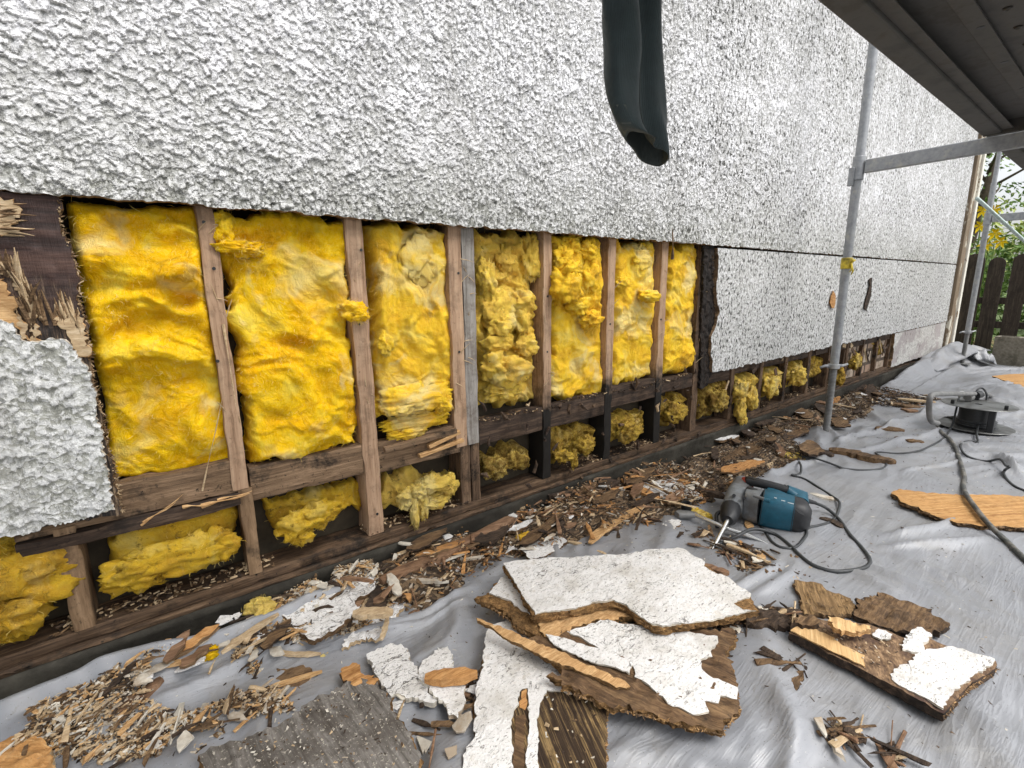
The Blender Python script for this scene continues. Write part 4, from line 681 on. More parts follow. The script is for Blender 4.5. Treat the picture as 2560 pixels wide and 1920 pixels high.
# white chips in the middle foreground
o = piece('plaster_chip', Pl(890, 1450, .030, .02, .03), zb((1000, 745), (1040, 720), (1110, 690), (1190, 658), (1270, 660), (1330, 702), (1345, 760), (1400, 850), (1432, 900), (1415, 955), (1480, 1040), (1560, 1100), (1500, 1122), (1380, 1080), (1310, 1085), (1240, 1050), (1200, 1075), (1100, 950), (1040, 850)), .012, [m_skin2, m_cream], None, wav=.004, seed=26, res=.006, jit=.006, layers=2); tag(o, 'broad white plaster chip left of a brown stick, below the heap', 'plaster chip')
o = piece('plaster_chip', Pl(955, 1480, .030, -.03, .0), zb((1440, 800), (1500, 760), (1560, 690), (1642, 680), (1665, 720), (1690, 850), (1700, 920), (1765, 985), (1772, 1080), (1750, 1180), (1722, 1250), (1640, 1205), (1655, 1130), (1600, 1110), (1500, 1010), (1420, 950)), .010, [m_skin2, m_cream], None, wav=.006, seed=27, res=.006, jit=.006, layers=2); tag(o, 'narrow white plaster chip under the right end of a brown stick', 'plaster chip')
o = piece('flaky_board', Pl(720, 1330, .050, -.02, .05), zb((320, 430), (420, 360), (500, 300), (620, 205), (800, 150), (900, 100), (1000, 48), (1062, 40), (1085, 115), (1060, 240), (900, 330), (950, 380), (880, 440), (800, 520), (700, 570), (560, 632), (450, 540)), .012, [m_skin2, m_brown], None, wav=.008, seed=28, res=.007, jit=.006, layers=3, zn=.004); tag(o, 'large flaky off-white plaster sheet propped on the debris left of the long batten', 'plaster sheet')
o = piece('flaky_board', Pl(870, 1330, .030, 0, .05), zb((800, 700), (850, 620), (940, 560), (1000, 430), (1100, 300), (1310, 340), (1200, 480), (1130, 560), (1100, 610), (1000, 600), (900, 650)), .010, [m_skin2, m_tan], None, wav=.008, seed=29, res=.007, jit=.008, layers=2, zn=.004); tag(o, 'smaller flaky plaster sheet under crossed sticks beside the big flaky one', 'plaster sheet')
o = piece('plaster_chip', Pl(1440, 1060, .035, 0, .02), zm((1490, 640), (1600, 610), (1800, 590), (1850, 620), (1920, 680), (1982, 725), (1900, 755), (1850, 740), (1700, 745), (1560, 690)), .008, [m_skin2, m_cream], None, seed=30, res=.009, jit=.005, layers=2); tag(o, 'flat white plaster chip crossed by a thin stick, behind the metal spanner', 'plaster chip')
o = piece('plaster_chip', Pl(1180, 1180, .035, .03, .05), zm((610, 1105), (680, 1080), (760, 1050), (860, 1018), (930, 1040), (960, 1060), (900, 1120), (780, 1180), (680, 1205)), .010, [m_skin2, m_brown], None, seed=31, res=.007, jit=.005, layers=2); tag(o, 'speckled white chip just behind the largest board, beside a yellow tuft', 'plaster chip')
o = piece('plaster_chip', Pl(1460, 1130, .025, 0, .0), zw((90, 760), (160, 700), (260, 670), (400, 690), (440, 710), (370, 790), (310, 850), (220, 820)), .008, [m_skin2, m_brown], None, seed=32, res=.006, jit=.005, layers=2); tag(o, 'pale chip below the head of the metal spanner', 'plaster chip')
o = piece('plaster_chip', Pl(1700, 1250, .012, 0, .0), zd((1020, 1400), (1080, 1340), (1200, 1320), (1350, 1330), (1300, 1400), (1220, 1440), (1060, 1445)), .006, [m_skin2, m_brown], None, seed=33, res=.006, jit=.004, layers=2); tag(o, 'small flaky chip on the sheet below the power tool', 'plaster chip')
# planks and long battens
def pline(name, label, pts, wd, th, mat, cat='batten', up=.012, seed=0, group=None, rough=.15):
    """a hand-broken stick: pts are picture points, each resting `up` above the sheet"""
    P = []; 
    for q in pts:
        u, v = q[:2]; h = q[2] if len(q) > 2 else up; P.append(on_g(u, v, h))
    P = spline(P, 5) if len(P) > 2 else np.array([P[0]+(P[1]-P[0])*t for t in np.linspace(0, 1, 9)])
    rr = np.random.RandomState(seed+3); n = len(P); T = np.gradient(P, axis=0); T /= np.linalg.norm(T, axis=1)[:, None]; S_ = np.cross(T, (0, 0, 1)); S_ /= np.linalg.norm(S_, axis=1)[:, None]; U_ = np.cross(S_, T); rings = []
    for k in range(n):
        e = min(k, n-1-k)/(n*.12+1); f = min(1, .45+.55*e)*(1+rr.uniform(-rough, rough)); w_ = wd*f/2; t_ = th*min(1, .6+.4*e)
        rings.append([P[k]+S_[k]*w_*a_+U_[k]*t_*b_ for a_, b_ in ((-1, -.5), (-.95+rr.uniform(-.1, .1), .45), (-.2, .5+rr.uniform(-.1, .15)), (.9+rr.uniform(-.1, .1), .5), (1, -.5), (0, -.6))])
    b = MB(); b.loft(rings); o = b.build(name, mat); smoothang(o, 28); return tag(o, label, cat, group)
m_bat = wood('batten_brown', (.09, .045, .025), (.22, .125, .07), (.36, .23, .14), rot=(0, 0, .1), gs=(4, 60, 60), blot=.4)
pline('long_batten', 'long reddish-brown batten lying along the debris from the flaky sheet towards a yellow tuft', [(822, 1255, .055), (900, 1222, .055), (1010, 1172, .05), (1140, 1100, .045)], .045, .022, m_bat, seed=1)
pline('wood_strip', 'golden splintered strip slanting across the debris towards the spanner', [*zm((1130, 1080)), *zm((1200, 1000)), *zm((1350, 900)), *zm((1540, 795))], .035, .010, m_fresh, seed=2, up=.04)
pline('wood_strip', 'thin tan stick poking from the debris over the bare sheet behind the largest board', [*zm((960, 1065)), *zm((1080, 1095)), *zm((1255, 1165))], .018, .007, m_tan, seed=3, up=.02)
pline('wood_strip', 'short orange slat leaning on the flat white chip', [*zm((1375, 595)), *zm((1500, 670)), *zm((1650, 745))], .05, .010, m_orange, seed=4, up=.045)
pline('wood_strip', 'thin brown stick lying across the flat white chip to the spanner head', [*zm((1560, 615)), *zm((1700, 690)), *zm((1850, 770))], .012, .008, m_brown, seed=5, up=.05)
pline('wood_strip', 'flat brown slat amid the wood chips behind the largest board', [*zm((670, 1010)), *zm((850, 965)), *zm((1060, 935))], .035, .012, m_bat, seed=6, up=.04)
pline('wood_strip', 'brown stick resting on the two white chips in the foreground', [*zb((1460, 935)), *zb((1640, 925)), *zb((1875, 900))], .036, .018, m_orange, seed=7, up=.045)
pline('wood_strip', 'cream stick lying flat on the flaky plaster sheet', [*zb((890, 425)), *zb((1040, 418)), *zb((1210, 412))], .036, .014, m_tan, seed=8, up=.085)
pline('wood_strip', 'reddish thin stick across the top of the big flaky sheet', [*zb((790, 143)), *zb((930, 150)), *zb((1060, 168))], .012, .008, m_bat, seed=9, up=.09)
pline('wood_strip', 'pale upright splinter below the cream stick', [*zb((1115, 630)), *zb((1145, 540)), *zb((1170, 450))], .014, .008, m_tan, seed=10, up=.05)
pline('wood_strip', 'white-edged narrow stick beside the end of the long batten', [*zb((1290, 160)), *zb((1450, 165)), *zb((1650, 172))], .014, .010, m_cream, seed=11, up=.05)
pline('wood_strip', 'white-painted stub standing against the end of the long batten', [*zb((1175, 110)), *zb((1215, 185)), *zb((1260, 280))], .03, .008, m_cream, seed=12, up=.07)
pline('wood_strip', 'bent pale splinter with a forked tip on the left part of the sheet', [*zb((210, 680)), *zb((350, 735)), *zb((480, 745)), *zb((640, 740))], .014, .006, m_tan, seed=13, up=.025)
pline('wood_strip', 'long thin tan stick slanting up to the sill at the left', [*za((1750, 420)), *za((1950, 270)), *za((2200, 110))], .016, .010, m_tan, seed=14, up=.04)
pline('wood_strip', 'light stick in the left debris pointing to a yellow leaf-like tuft', [*za((1270, 525)), *za((1400, 495)), *za((1570, 470))], .014, .008, m_fresh, seed=15, up=.03)
pline('wood_strip', 'straight tan stick crossing the ply scraps right of the left debris', [*zb((215, 1015)), *zb((400, 955)), *zb((650, 880))], .012, .008, m_fresh, seed=16, up=.03)
pline('wood_strip', 'long brown half-round stick in the bottom left debris', [*za((870, 900)), *za((1100, 760)), *za((1280, 620))], .034, .014, m_bat, seed=17, up=.025)
pline('wood_strip', 'thin stem standing up over the edge of the sheet at the left', [*za((290, 980)), *za((325, 860)), (*za((295, 690))[0], .06), (*za((150, 700))[0], .07)] if False else [*za((290, 980)), *za((325, 860)), *za((300, 700))], .006, .004, m_brown, cat='stem', seed=18, up=.02)
pline('wood_strip', 'golden splinter stuck in the crumbs in front of the power tool', [*zd((480, 1190)), *zd((600, 1400)), *zd((790, 1650))], .025, .007, m_orange, seed=19, up=.012)
pline('wood_strip', 'short golden chip right of the golden splinter, in front of the power tool', [*zd((850, 1410)), *zd((850, 1500)), *zd((845, 1570))], .026, .008, m_fresh, seed=20, up=.010)
pline('wood_strip', 'flat olive-tan stub under the power tool', [*zd((600, 850)), *zd((640, 920)), *zd((650, 985))], .03, .006, m_fresh, seed=21, up=.010)
pline('wood_strip', 'black bark sliver on the sheet right of the power tool', [(1770, 1120), (1800, 1128), (1822, 1142)], .035, .014, m_dark, seed=22, up=.012, cat='bark')
pline('wood_strip', 'crumbly whitish strip on the sheet behind the power tool', [*ze((1040, 370)), *ze((1130, 395)), *ze((1235, 415))], .035, .010, m_cream, seed=23, up=.010)
pline('wood_strip', 'black bark strip with a triangular end lying right of the heap', [*zc((1840, 835)), *zc((2000, 855)), *zc((2230, 920))], .014, .010, m_dark, seed=24, up=.010, cat='bark')
o = piece('bark_sheet', Pl(1712, 1470, .016), zq((250, 955), (340, 960), (440, 965), (420, 1040), (375, 1110), (320, 1070), (290, 1010)), .010, [m_brown, m_dark], None, seed=34, res=.007, jit=.005, layers=2, zn=.004); tag(o, 'triangular dark bark flake hanging off the thin black strip', 'bark')
pline('split_plank', 'red-brown rounded lath lying against the right tip of the largest board', [*zc((1690, 200)), *zc((1780, 240)), *zc((1860, 255))], .03, .015, m_bat, seed=26, up=.035, cat='plank')
# planks by the near leg
o = piece('split_plank', Pl(1650, 965, .035, 0, 0), [(1550, 995), (1600, 965), (1660, 944), (1742, 918), (1748, 932), (1700, 950), (1640, 975), (1575, 1003)], .014, [m_brown, m_dark], None, seed=35, res=.012, jit=.005, layers=2, zn=.003); tag(o, 'long brown-grey plank lying along the foundation left of the near scaffold leg', 'plank')
pline('split_log', 'rotten grey-brown log beneath the black cable, right of the near scaffold leg', [(1790, 972), (1840, 980), (1880, 990), (1935, 998)], .09, .03, m_brown, seed=27, up=.02, cat='plank', rough=.3)
pline('split_log', 'rotten log end poking out left of the log under the cable', [(1700, 985), (1750, 975), (1800, 985)], .09, .03, m_dark, seed=28, up=.02, cat='plank', rough=.3)
pline('split_plank', 'grey lath lying on the brown laths left of the cable reel', [*zr_((600, 815)), *zr_((800, 835)), *zr_((990, 850))], .06, .012, m_tan, seed=29, up=.04, cat='plank')
pline('split_plank', 'stack of brown laths fanned out left of the cable reel, upper one', [*zr_((540, 860)), *zr_((750, 900)), *zr_((1000, 930))], .10, .014, m_brown, seed=30, up=.022, cat='plank', rough=.3)
pline('split_plank', 'brown lath running under the handle of the cable reel', [*zr_((640, 920)), *zr_((850, 960)), *zr_((1160, 990))], .10, .014, m_bat, seed=31, up=.015, cat='plank', rough=.3)
pline('wood_flake', 'dark brown flake on the sheet, nearer the foundation of two below the laths', [*zr_((390, 1110)), *zr_((500, 1140)), *zr_((640, 1135))], .09, .02, m_brown, seed=32, up=.012, cat='wood flake', rough=.4)
pline('wood_flake', 'splintery brown flake, the nearer to the camera of two below the laths', [*zr_((580, 1215)), *zr_((720, 1250)), *zr_((870, 1270))], .07, .014, m_brown, seed=33, up=.012, cat='wood flake', rough=.4)
o = piece('wood_chunk', Pl(1595, 1035, .05, 0, -.5), zd((275, 150), (350, 0), (420, -60), (560, 0), (575, 80), (500, 190), (430, 255), (340, 210)), .014, [m_orange, m_fresh], None, seed=36, res=.007, jit=.005, layers=2, zn=.004); tag(o, 'square orange wood chip standing in the debris behind the power tool', 'wood chunk')
pline('split_plank', 'dark brown weathered billet between the flat white chip and the power tool', [*zw((540, 70)), *zw((800, 170)), *zw((1190, 300))], .055, .02, m_dark, seed=37, up=.035, cat='plank')
o = piece('ply_scrap', Pl(600, 1460, .018, 0, 0), zb((150, 920), (260, 870), (370, 880), (440, 870), (570, 865), (560, 930), (540, 1020), (400, 1000), (260, 960)), .008, [m_brown, m_tan], None, seed=38, res=.007, jit=.007, layers=2, wav=.01, zn=.003); tag(o, 'curled brown ply scrap crossed by a straight tan stick', 'ply scrap')
o = piece('ply_scrap', Pl(560, 1500, .014, 0, 0), zb((110, 1040), (180, 1035), (300, 1090), (460, 1120), (400, 1165), (280, 1160), (170, 1120)), .008, [m_brown, m_tan], None, seed=39, res=.007, jit=.005, layers=2, wav=.01, zn=.003); tag(o, 'leaf-shaped brown ply scrap with a pale rim on the left of the sheet', 'ply scrap')
o = piece('ply_scrap', Pl(780, 1440, .05, 0, 0), zb((800, 840), (860, 820), (920, 800), (950, 870), (1060, 900), (1100, 950), (1010, 990), (900, 1020), (850, 960), (800, 900)), .010, [m_orange, m_brown], None, seed=40, res=.006, jit=.008, layers=2, wav=.01, zn=.004); tag(o, 'orange torn ply scrap at the top edge of the grooved grey board', 'ply scrap')
# loose tufts of glass wool on the ground
def tuft(label, u, v, r, h, seed, mat=None, n=1, du=0, dv=0):
    V = []; Fc = []; c = 0
    for k in range(n):
        p = on_g(u+du*k, v+dv*k, h*.6); nn, mm = 26, 18; th, ph = np.meshgrid(np.linspace(0, 2*math.pi, nn, endpoint=False), np.linspace(.05, math.pi-.05, mm)); a_, b_, c_ = np.sin(ph)*np.cos(th), np.sin(ph)*np.sin(th), np.cos(ph)
        kk = 1+.35*fbm(a_*2+seed+k, b_*2, c_*2, 4)+.18*ridge(a_*4+seed, b_*4, c_*4, 2); L = np.stack([p[0]+r*a_*kk, p[1]+r*b_*kk*.8, p[2]+h*c_*kk], -1).reshape(-1, 3); V.append(L)
        for i in range(mm-1):
            for j in range(nn): Fc.append((c+i*nn+j, c+(i+1)*nn+j, c+(i+1)*nn+(j+1) % nn, c+i*nn+(j+1) % nn))
        c += len(L)
    rr = np.random.RandomState(seed); S = np.vstack(V)
    for i in range(int(220*n)):
        q = S[rr.randint(len(S))]; d = rr.normal(size=3)*[1, 1, .7]; d = d/np.linalg.norm(d)*rr.uniform(.3, .9)*r*.6; w_ = np.cross(d, (0, 0, 1)); w_ = w_/np.linalg.norm(w_)*.0006
        V.append(np.array([q-w_, q+w_, q+d])); Fc.append((c, c+1, c+2)); c += 3
    o = mk('glass_wool_tuft', np.vstack(V), Fc, mat or i_c, None, smooth=True); return tag(o, label, 'insulation')
i_t = insul('glass_wool_tuft_yellow', .10); i_p = insul('glass_wool_tuft_pale', .3)
tuft('long fluffy yellow tuft lying on the debris against the foundation', 1160, 1098, .038, .022, 1, i_t, 4, 28, -8)
tuft('square yellow tuft beside the speckled chip behind the largest board', 1132, 1165, .035, .02, 2, i_t, 2, 14, 0)
tuft('yellow-green tuft left of the socket of the metal spanner', 1458, 1087, .03, .02, 3, i_t, 2, 14, 4)
tuft('flat yellow tuft under the shaft of the metal spanner', 1500, 1104, .022, .014, 4, i_t, 3, 13, 6)
tuft('pale tuft left of the spot where the log lies under the cable', 1712, 990, .05, .03, 5, i_p, 1)
tuft('small whitish tuft on top of the rotten log by the cable', 1740, 972, .045, .02, 6, i_p, 1)
tuft('greenish tuft on the far end of the debris under the sill at the left', 560, 1310, .03, .02, 7, i_p, 2, 10, 12)
tuft('lemon-yellow scrap on the debris at the left', 455, 1412, .016, .014, 8, i_a, 1)
tuft('blurred pale yellow tuft near the orange bark', 155, 1552, .022, .014, 9, i_p, 1)
tuft('small yellow tuft on the sheet above the ply scraps', 700, 1424, .014, .010, 10, i_a, 1)
tuft('tiny yellow tuft on the curl of plaster above the left debris', 572, 1420, .012, .008, 11, i_p, 1)
tuft('pale tuft stuck to the foundation wall above the long batten', 917, 1180, .014, .018, 12, i_p, 1)
# ---- crumbs, splinters and chips
ZONES = [([(40, 1659), (20, 1590), (330, 1430), (560, 1310), (800, 1225), (880, 1330), (800, 1370), (660, 1400), (560, 1470), (430, 1480), (330, 1530), (170, 1659)], 3.2, .020, 'L'),
         ([(170, 1659), (330, 1540), (440, 1560), (600, 1500), (640, 1560), (520, 1600), (420, 1659)], 2.2, .016, 'L'),
         ([(800, 1240), (1130, 1085), (1260, 1035), (1440, 1000), (1540, 1080), (1440, 1135), (1290, 1170), (1180, 1200), (1080, 1215), (1010, 1270), (900, 1330), (830, 1320)], 1.9, .045, 'M'),
         ([(1430, 1010), (1540, 950), (1620, 925), (1760, 850), (1860, 835), (1900, 860), (1870, 905), (1800, 925), (1700, 950), (1760, 990), (1690, 1020), (1600, 1065), (1520, 1080)], 1.7, .045, 'D'),
         ([(1860, 835), (1960, 850), (2030, 870), (1960, 885), (1900, 880), (1830, 860)], 1.4, .02, 'D'),
         ([(1510, 1140), (1560, 1170), (1640, 1190), (1660, 1230), (1620, 1260), (1570, 1210), (1490, 1195)], 1.2, .010, 'D'),
         ([(780, 1540), (900, 1500), (1030, 1440), (1040, 1500), (1000, 1659), (900, 1659), (860, 1600)], .8, .012, 'D'),
         ([(1580, 1320), (1700, 1325), (1760, 1340), (1700, 1370), (1600, 1360), (1560, 1420), (1530, 1360)], .9, .010, 'D'),
         ([(1150, 1200), (1500, 1130), (1560, 1180), (1640, 1250), (1760, 1260), (1740, 1200), (1500, 1180)], .10, .002, 'D'),
         ([(1770, 1590), (1800, 1575), (1860, 1590), (1865, 1620), (1820, 1625), (1790, 1625)], 2.2, .012, 'D'), ([(1900, 1625), (1925, 1620), (1950, 1659), (1915, 1665)], 2., .010, 'D'), ([(1650, 1425), (1745, 1440), (1740, 1470), (1690, 1480), (1640, 1450)], .6, .004, 'D')]
def inpoly(x, y, P):
    ins = np.zeros(len(x), bool); n = len(P)
    for k in range(n):
        x1, y1 = P[k]; x2, y2 = P[(k+1) % n]; ins ^= ((y1 > y) != (y2 > y)) & (x < (x2-x1)*(y-y1)/((y2-y1) or 1e-12)+x1)
    return ins
PAL = {'L': [m_tan, m_cream, m_brown, m_fresh, m_dark], 'M': [m_brown, m_tan, m_bat, m_orange, m_dark, m_cream], 'D': [m_dark, m_brown, m_dark, m_bat, m_cream, m_tan]}
PW = {'L': [.32, .26, .2, .12, .1], 'M': [.32, .16, .2, .12, .14, .06], 'D': [.42, .2, .16, .1, .05, .07]}
allm = [m_tan, m_cream, m_brown, m_fresh, m_dark, m_bat, m_orange]; mid_ = {m: i for i, m in enumerate(allm)}
SV, SF, SM = [], [], []; sc_ = 0
def bits(P, zk, pal, pw, Lr, wr_, tr, rr, dirn=None):
    """many small splinters as one array of wedge-shaped pieces"""
    global sc_
    n = len(P); an = rr.uniform(0, math.pi*2, n) if dirn is None else dirn+rr.normal(size=n)*.5; L = rr.uniform(*Lr, n)*rr.uniform(.4, 1, n); w_ = np.minimum(rr.uniform(*wr_, n), L*.6); t = rr.uniform(*tr, n)
    d = np.stack([np.cos(an), np.sin(an), rr.normal(size=n)*.18], 1); s = np.stack([-np.sin(an), np.cos(an), rr.normal(size=n)*.25], 1); u = np.cross(d, s)
    base = P; q = []
    for a_, b_, c_ in ((-.5, -.5, 0), (.5, -.3, 0), (.5, .2, 0), (-.4, .5, 0), (-.45, -.4, 1), (.35, -.25, 1), (.4, .15, 1), (-.35, .45, 1)):
        q.append(base+d*(L*(a_+rr.uniform(-.12, .12, n)))[:, None]+s*(w_*(b_+rr.uniform(-.15, .15, n)))[:, None]+u*(t*c_)[:, None])
    V = np.stack(q, 1).reshape(-1, 3); SV.append(V); b0 = sc_+np.arange(n)*8; ch = rr.choice(len(pal), n, p=pw)
    for f in ((0, 3, 2, 1), (4, 5, 6, 7), (0, 1, 5, 4), (1, 2, 6, 5), (2, 3, 7, 6), (3, 0, 4, 7)): SF.append(np.stack([b0+i for i in f], 1)); SM.append(np.array([mid_[pal[c]] for c in ch]))
    sc_ += 8*n
def zbase(x, y): return gh(x, y)+tarp_h(x, y)+.006
HV = []
def splinter_obj(p, an, L, wd, th, mat, name, label, cat, group, flat=False, rr=R):
    n = 6; pts = []; rings = []; d = np.array([math.cos(an), math.sin(an), rr.uniform(-.12, .12)]); s = np.array([-math.sin(an), math.cos(an), rr.uniform(-.25, .25)]); u = np.cross(d, s)
    if flat:
        m = rr.randint(7, 11); A = np.sort(rr.uniform(0, 2*math.pi, m)); rad = rr.uniform(.65, 1.1, m); c = [(math.cos(a_)*r_*L/2, math.sin(a_)*r_*wd/2) for a_, r_ in zip(A, rad)]; bow = rr.uniform(-.1, .1)*th*8
        rings = [[p+d*x+s*y+u*(zz*th+bow*(x/L)**2) for x, y in c] for zz in (0, 1)]; top = [p+d*x*.93+s*y*.93+u*(th*1.15+bow*(x/L)**2) for x, y in c]; rings.append(top)
    else:
        for k in range(n+1):
            t = k/n; f = (.35+.65*math.sin(math.pi*min(1, t*1.4+.12)))*(1+rr.uniform(-.2, .2)) if t > .5 else .8+rr.uniform(-.2, .2); f = max(.12, f)
            c = p+d*(t-.5)*L+u*math.sin(t*3)*th*.4; rings.append([c+s*wd/2*f*a_+u*th*b_*max(.4, f) for a_, b_ in ((-1, 0), (-.8, .8), (.1, 1), (.9, .7), (1, 0))])
    b = MB(); b.loft(rings); o = b.build(name, mat); smoothang(o, 25); return tag(o, label, cat, group)
spot = {'L': 'in the left strip of debris on the sheet', 'M': 'in the middle heap of debris against the foundation', 'D': 'in the dark debris around the power tool and near leg'}
NB = {0: (52, 30), 1: (16, 8), 2: (78, 34), 3: (64, 20), 4: (8, 10), 5: (10, 5), 6: (12, 8), 7: (8, 3), 8: (2, 0), 9: (6, 1), 10: (3, 0), 11: (2, 1)}
for zi, (pp, dens, hgt, key) in enumerate(ZONES):
    PX = [on_g(u, v, 0)[:2] for u, v in pp]; lo, hi = np.min(PX, 0), np.max(PX, 0); A_ = (hi-lo).prod()
    def samp(n):
        o = []; tot = 0
        while tot < n: q = R.uniform(lo, hi, (n*3, 2)); q = q[inpoly(q[:, 0], q[:, 1], PX)]; o.append(q); tot += len(q)
        return np.vstack(o)[:n]
    q = samp(4000); area = A_*.5; n = int(min(16000 if key == 'L' else 9000, dens*area*(36000 if key == 'L' else 12000))) if zi != 8 else 160
    q = samp(max(n, 60)); keep = fbm(q[:, 0]*9, q[:, 1]*9, zi, 3) > (-.5 if dens > .9 else -.1); q = q[keep]
    z = zbase(q[:, 0], q[:, 1])+R.uniform(0, 1, len(q))**1.5*hgt*(1+.6*fbm(q[:, 0]*6, q[:, 1]*6, 3., 2))
    h_ = int(len(q)*(.90 if key == 'L' else .55)); o_ = .985 if key == 'L' else .95; qz = np.column_stack([q, z]); bits(qz[:h_], zi, PAL[key], PW[key], (.004, .018), (.0015, .008), (.0006, .003), R)
    bits(qz[h_:int(len(q)*o_)], zi, PAL[key], PW[key], (.015, .042), (.002, .010), (.001, .004), R, .5 if zi == 3 else None); bits(qz[int(len(q)*o_):]+[0, 0, .004], zi, PAL[key], PW[key], (.04, .11), (.004, .012 if key == 'L' else .024), (.002, .006), R, .35 if zi == 3 else (.7 if key == 'L' else None))
    ns, nf = NB[zi]; q = samp(ns+nf)
    for i, (x, y) in enumerate(q):
        z = float(zbase(np.array([x]), np.array([y]))[0])+hgt*R.uniform(.35, 1.15); p = np.array([x, y, z]); dist = math.hypot(x, y+CD)
        if i < ns:
            pal = [m for m in PAL[key] if m is not m_cream]; mt_ = pal[R.randint(len(pal))]; splinter_obj(p, R.normal()*.9+.25, (R.uniform(.03, .09) if key == 'L' else R.uniform(.05, .15))*(1+.15*x), R.uniform(.004, .016 if key == 'L' else .022), R.uniform(.003, .009), mt_, 'wood_splinter', 'small loose wood splinter '+spot[key], 'splinter', 'wood splinters '+spot[key])
        else: splinter_obj(p, R.uniform(0, 6.28), R.uniform(.03, .075), R.uniform(.02, .045), R.uniform(.002, .005), m_cream if R.rand() < .7 else m_skin2, 'plaster_flake', 'small pale plaster flake '+spot[key], 'plaster flake', 'plaster flakes '+spot[key], True)
for key, zi, n_ in (('M', 2, 22), ('D', 3, 34), ('L', 0, 9)):
    PX = [on_g(u, v, 0)[:2] for u, v in ZONES[zi][0]]; lo, hi = np.min(PX, 0), np.max(PX, 0); q = R.uniform(lo, hi, (400, 2)); q = q[inpoly(q[:, 0], q[:, 1], PX)][:n_]
    for x, y in q:
        L = R.uniform(.10, .24)*(1+.1*x)*(.6 if key == 'L' else 1); an = R.normal()*.35+(.35 if key != 'L' else .6); wd = L*R.uniform(.16, .38); c_ = np.array([x, y]); d_ = np.array([math.cos(an), math.sin(an)]); s_ = np.array([-d_[1], d_[0]]); ol = []
        for t, w_ in ((-.5, .1), (-.42, .45), (-.1, .55), (.25, .45), (.42, .2), (.5, -.05), (.3, -.35), (.0, -.5), (-.35, -.4)): ol.append(c_+d_*L*(t+R.uniform(-.05, .05))+s_*wd*(w_+R.uniform(-.1, .1)))
        z = float(zbase(np.array([x]), np.array([y]))[0])+ZONES[zi][2]*R.uniform(.7, 1.2)+.006; ta, tb = R.normal()*.10, R.normal()*.12
        mt_ = [[m_brown, m_dark], [m_dark, m_dark], [m_bat, m_ply], [m_skin2, m_brown], [m_orange, m_ply]][R.choice(5, p=[.38, .30, .17, .05, .10])]
        o = slab('board_shard', ol, (lambda z, ta, tb, x, y: lambda q, h: (q[0], q[1], z+ta*(q[0]-x)+tb*(q[1]-y)+h))(z, ta, tb, x, y), R.uniform(.006, .014), mt_, None, res=.012, jit=.007, seed=int(x*999) % 89, layers=2, zn=.003, side_jit=.005)
        tag(o, 'flat shard of rotten board '+spot[key], 'board shard', 'board shards '+spot[key])
# crumbs scattered over the whole sheet
n = 5200; x = R.uniform(-.3, 5.5, n); y = R.uniform(-2.2, -.05, n); k = fbm(x*1.5, y*1.5, 2., 3) > -.35+.25*R.rand(n); x, y = x[k], y[k]
bits(np.column_stack([x, y, zbase(x, y)+.0005]), 9, [m_dark, m_brown, m_cream], [.66, .14, .2], (.004, .022), (.0015, .005), (.0005, .002), R)
for pl_, out_, n in ((P3, zc((600, 1100), (950, 1180), (980, 1600), (560, 1600)), 30), (P1, zc((500, 200), (1600, 150), (1900, 450), (700, 480)), 10), (gp, zb((0, 1450), (850, 1000), (1300, 1400), (1300, 1643), (0, 1643)), 150), (P5, zq((500, 650), (1150, 760), (1000, 1000)), 60)):
    Q = np.array([pl_.at(u, v)[:2] for u, v in out_]); q = R.uniform(Q.min(0), Q.max(0), (n*3, 2)); q = q[inpoly(q[:, 0], q[:, 1], Q)][:n]
    z = np.array([pl_.z_(a_, b_) for a_, b_ in q])+.007; bits(np.column_stack([q, z]), 9, [m_tan, m_cream, m_dark, m_brown], [.22, .28, .25, .25], (.003, .012), (.002, .006), (.0006, .0015), R)
x = R.uniform(-.3, 4.4, 2600); y = R.uniform(.012, .07, 2600)**1.; k = (fbm(x*3, 0*x, 8., 3) > -.25); x, y = x[k], y[k]; dk = x > .85
for s_, pal, pw in ((~dk, [m_tan, m_brown, m_dark], [.4, .35, .25]), (dk, [m_dark, m_brown, m_tan], [.65, .2, .15])):
    bits(np.column_stack([x[s_], y[s_]+.02, SOLE+.004+.012*R.rand(s_.sum())*(y[s_] > .03)]), 9, pal, pw, (.006, .03), (.002, .008), (.001, .004), R)
# mouldy crumbs clinging on the noggins of the rotten bays
x = R.uniform(.93, 2.3, 900); z = .468+.012*R.rand(900)+.012*(fbm(x*9, 0*x, 4., 2)); bits(np.column_stack([x, R.uniform(.03, .06, 900), z]), 9, [m_dark, m_brown, m_tan], [.6, .25, .15], (.006, .03), (.002, .008), (.001, .004), R)
V = np.vstack(SV); FA = np.vstack(SF).tolist(); o = mk('wood_crumbs', V, FA, allm, None, mi=np.concatenate(SM)); tag(o, 'fine crumbs of rotten wood and plaster strewn over the sheet', 'crumbs', kind='stuff')
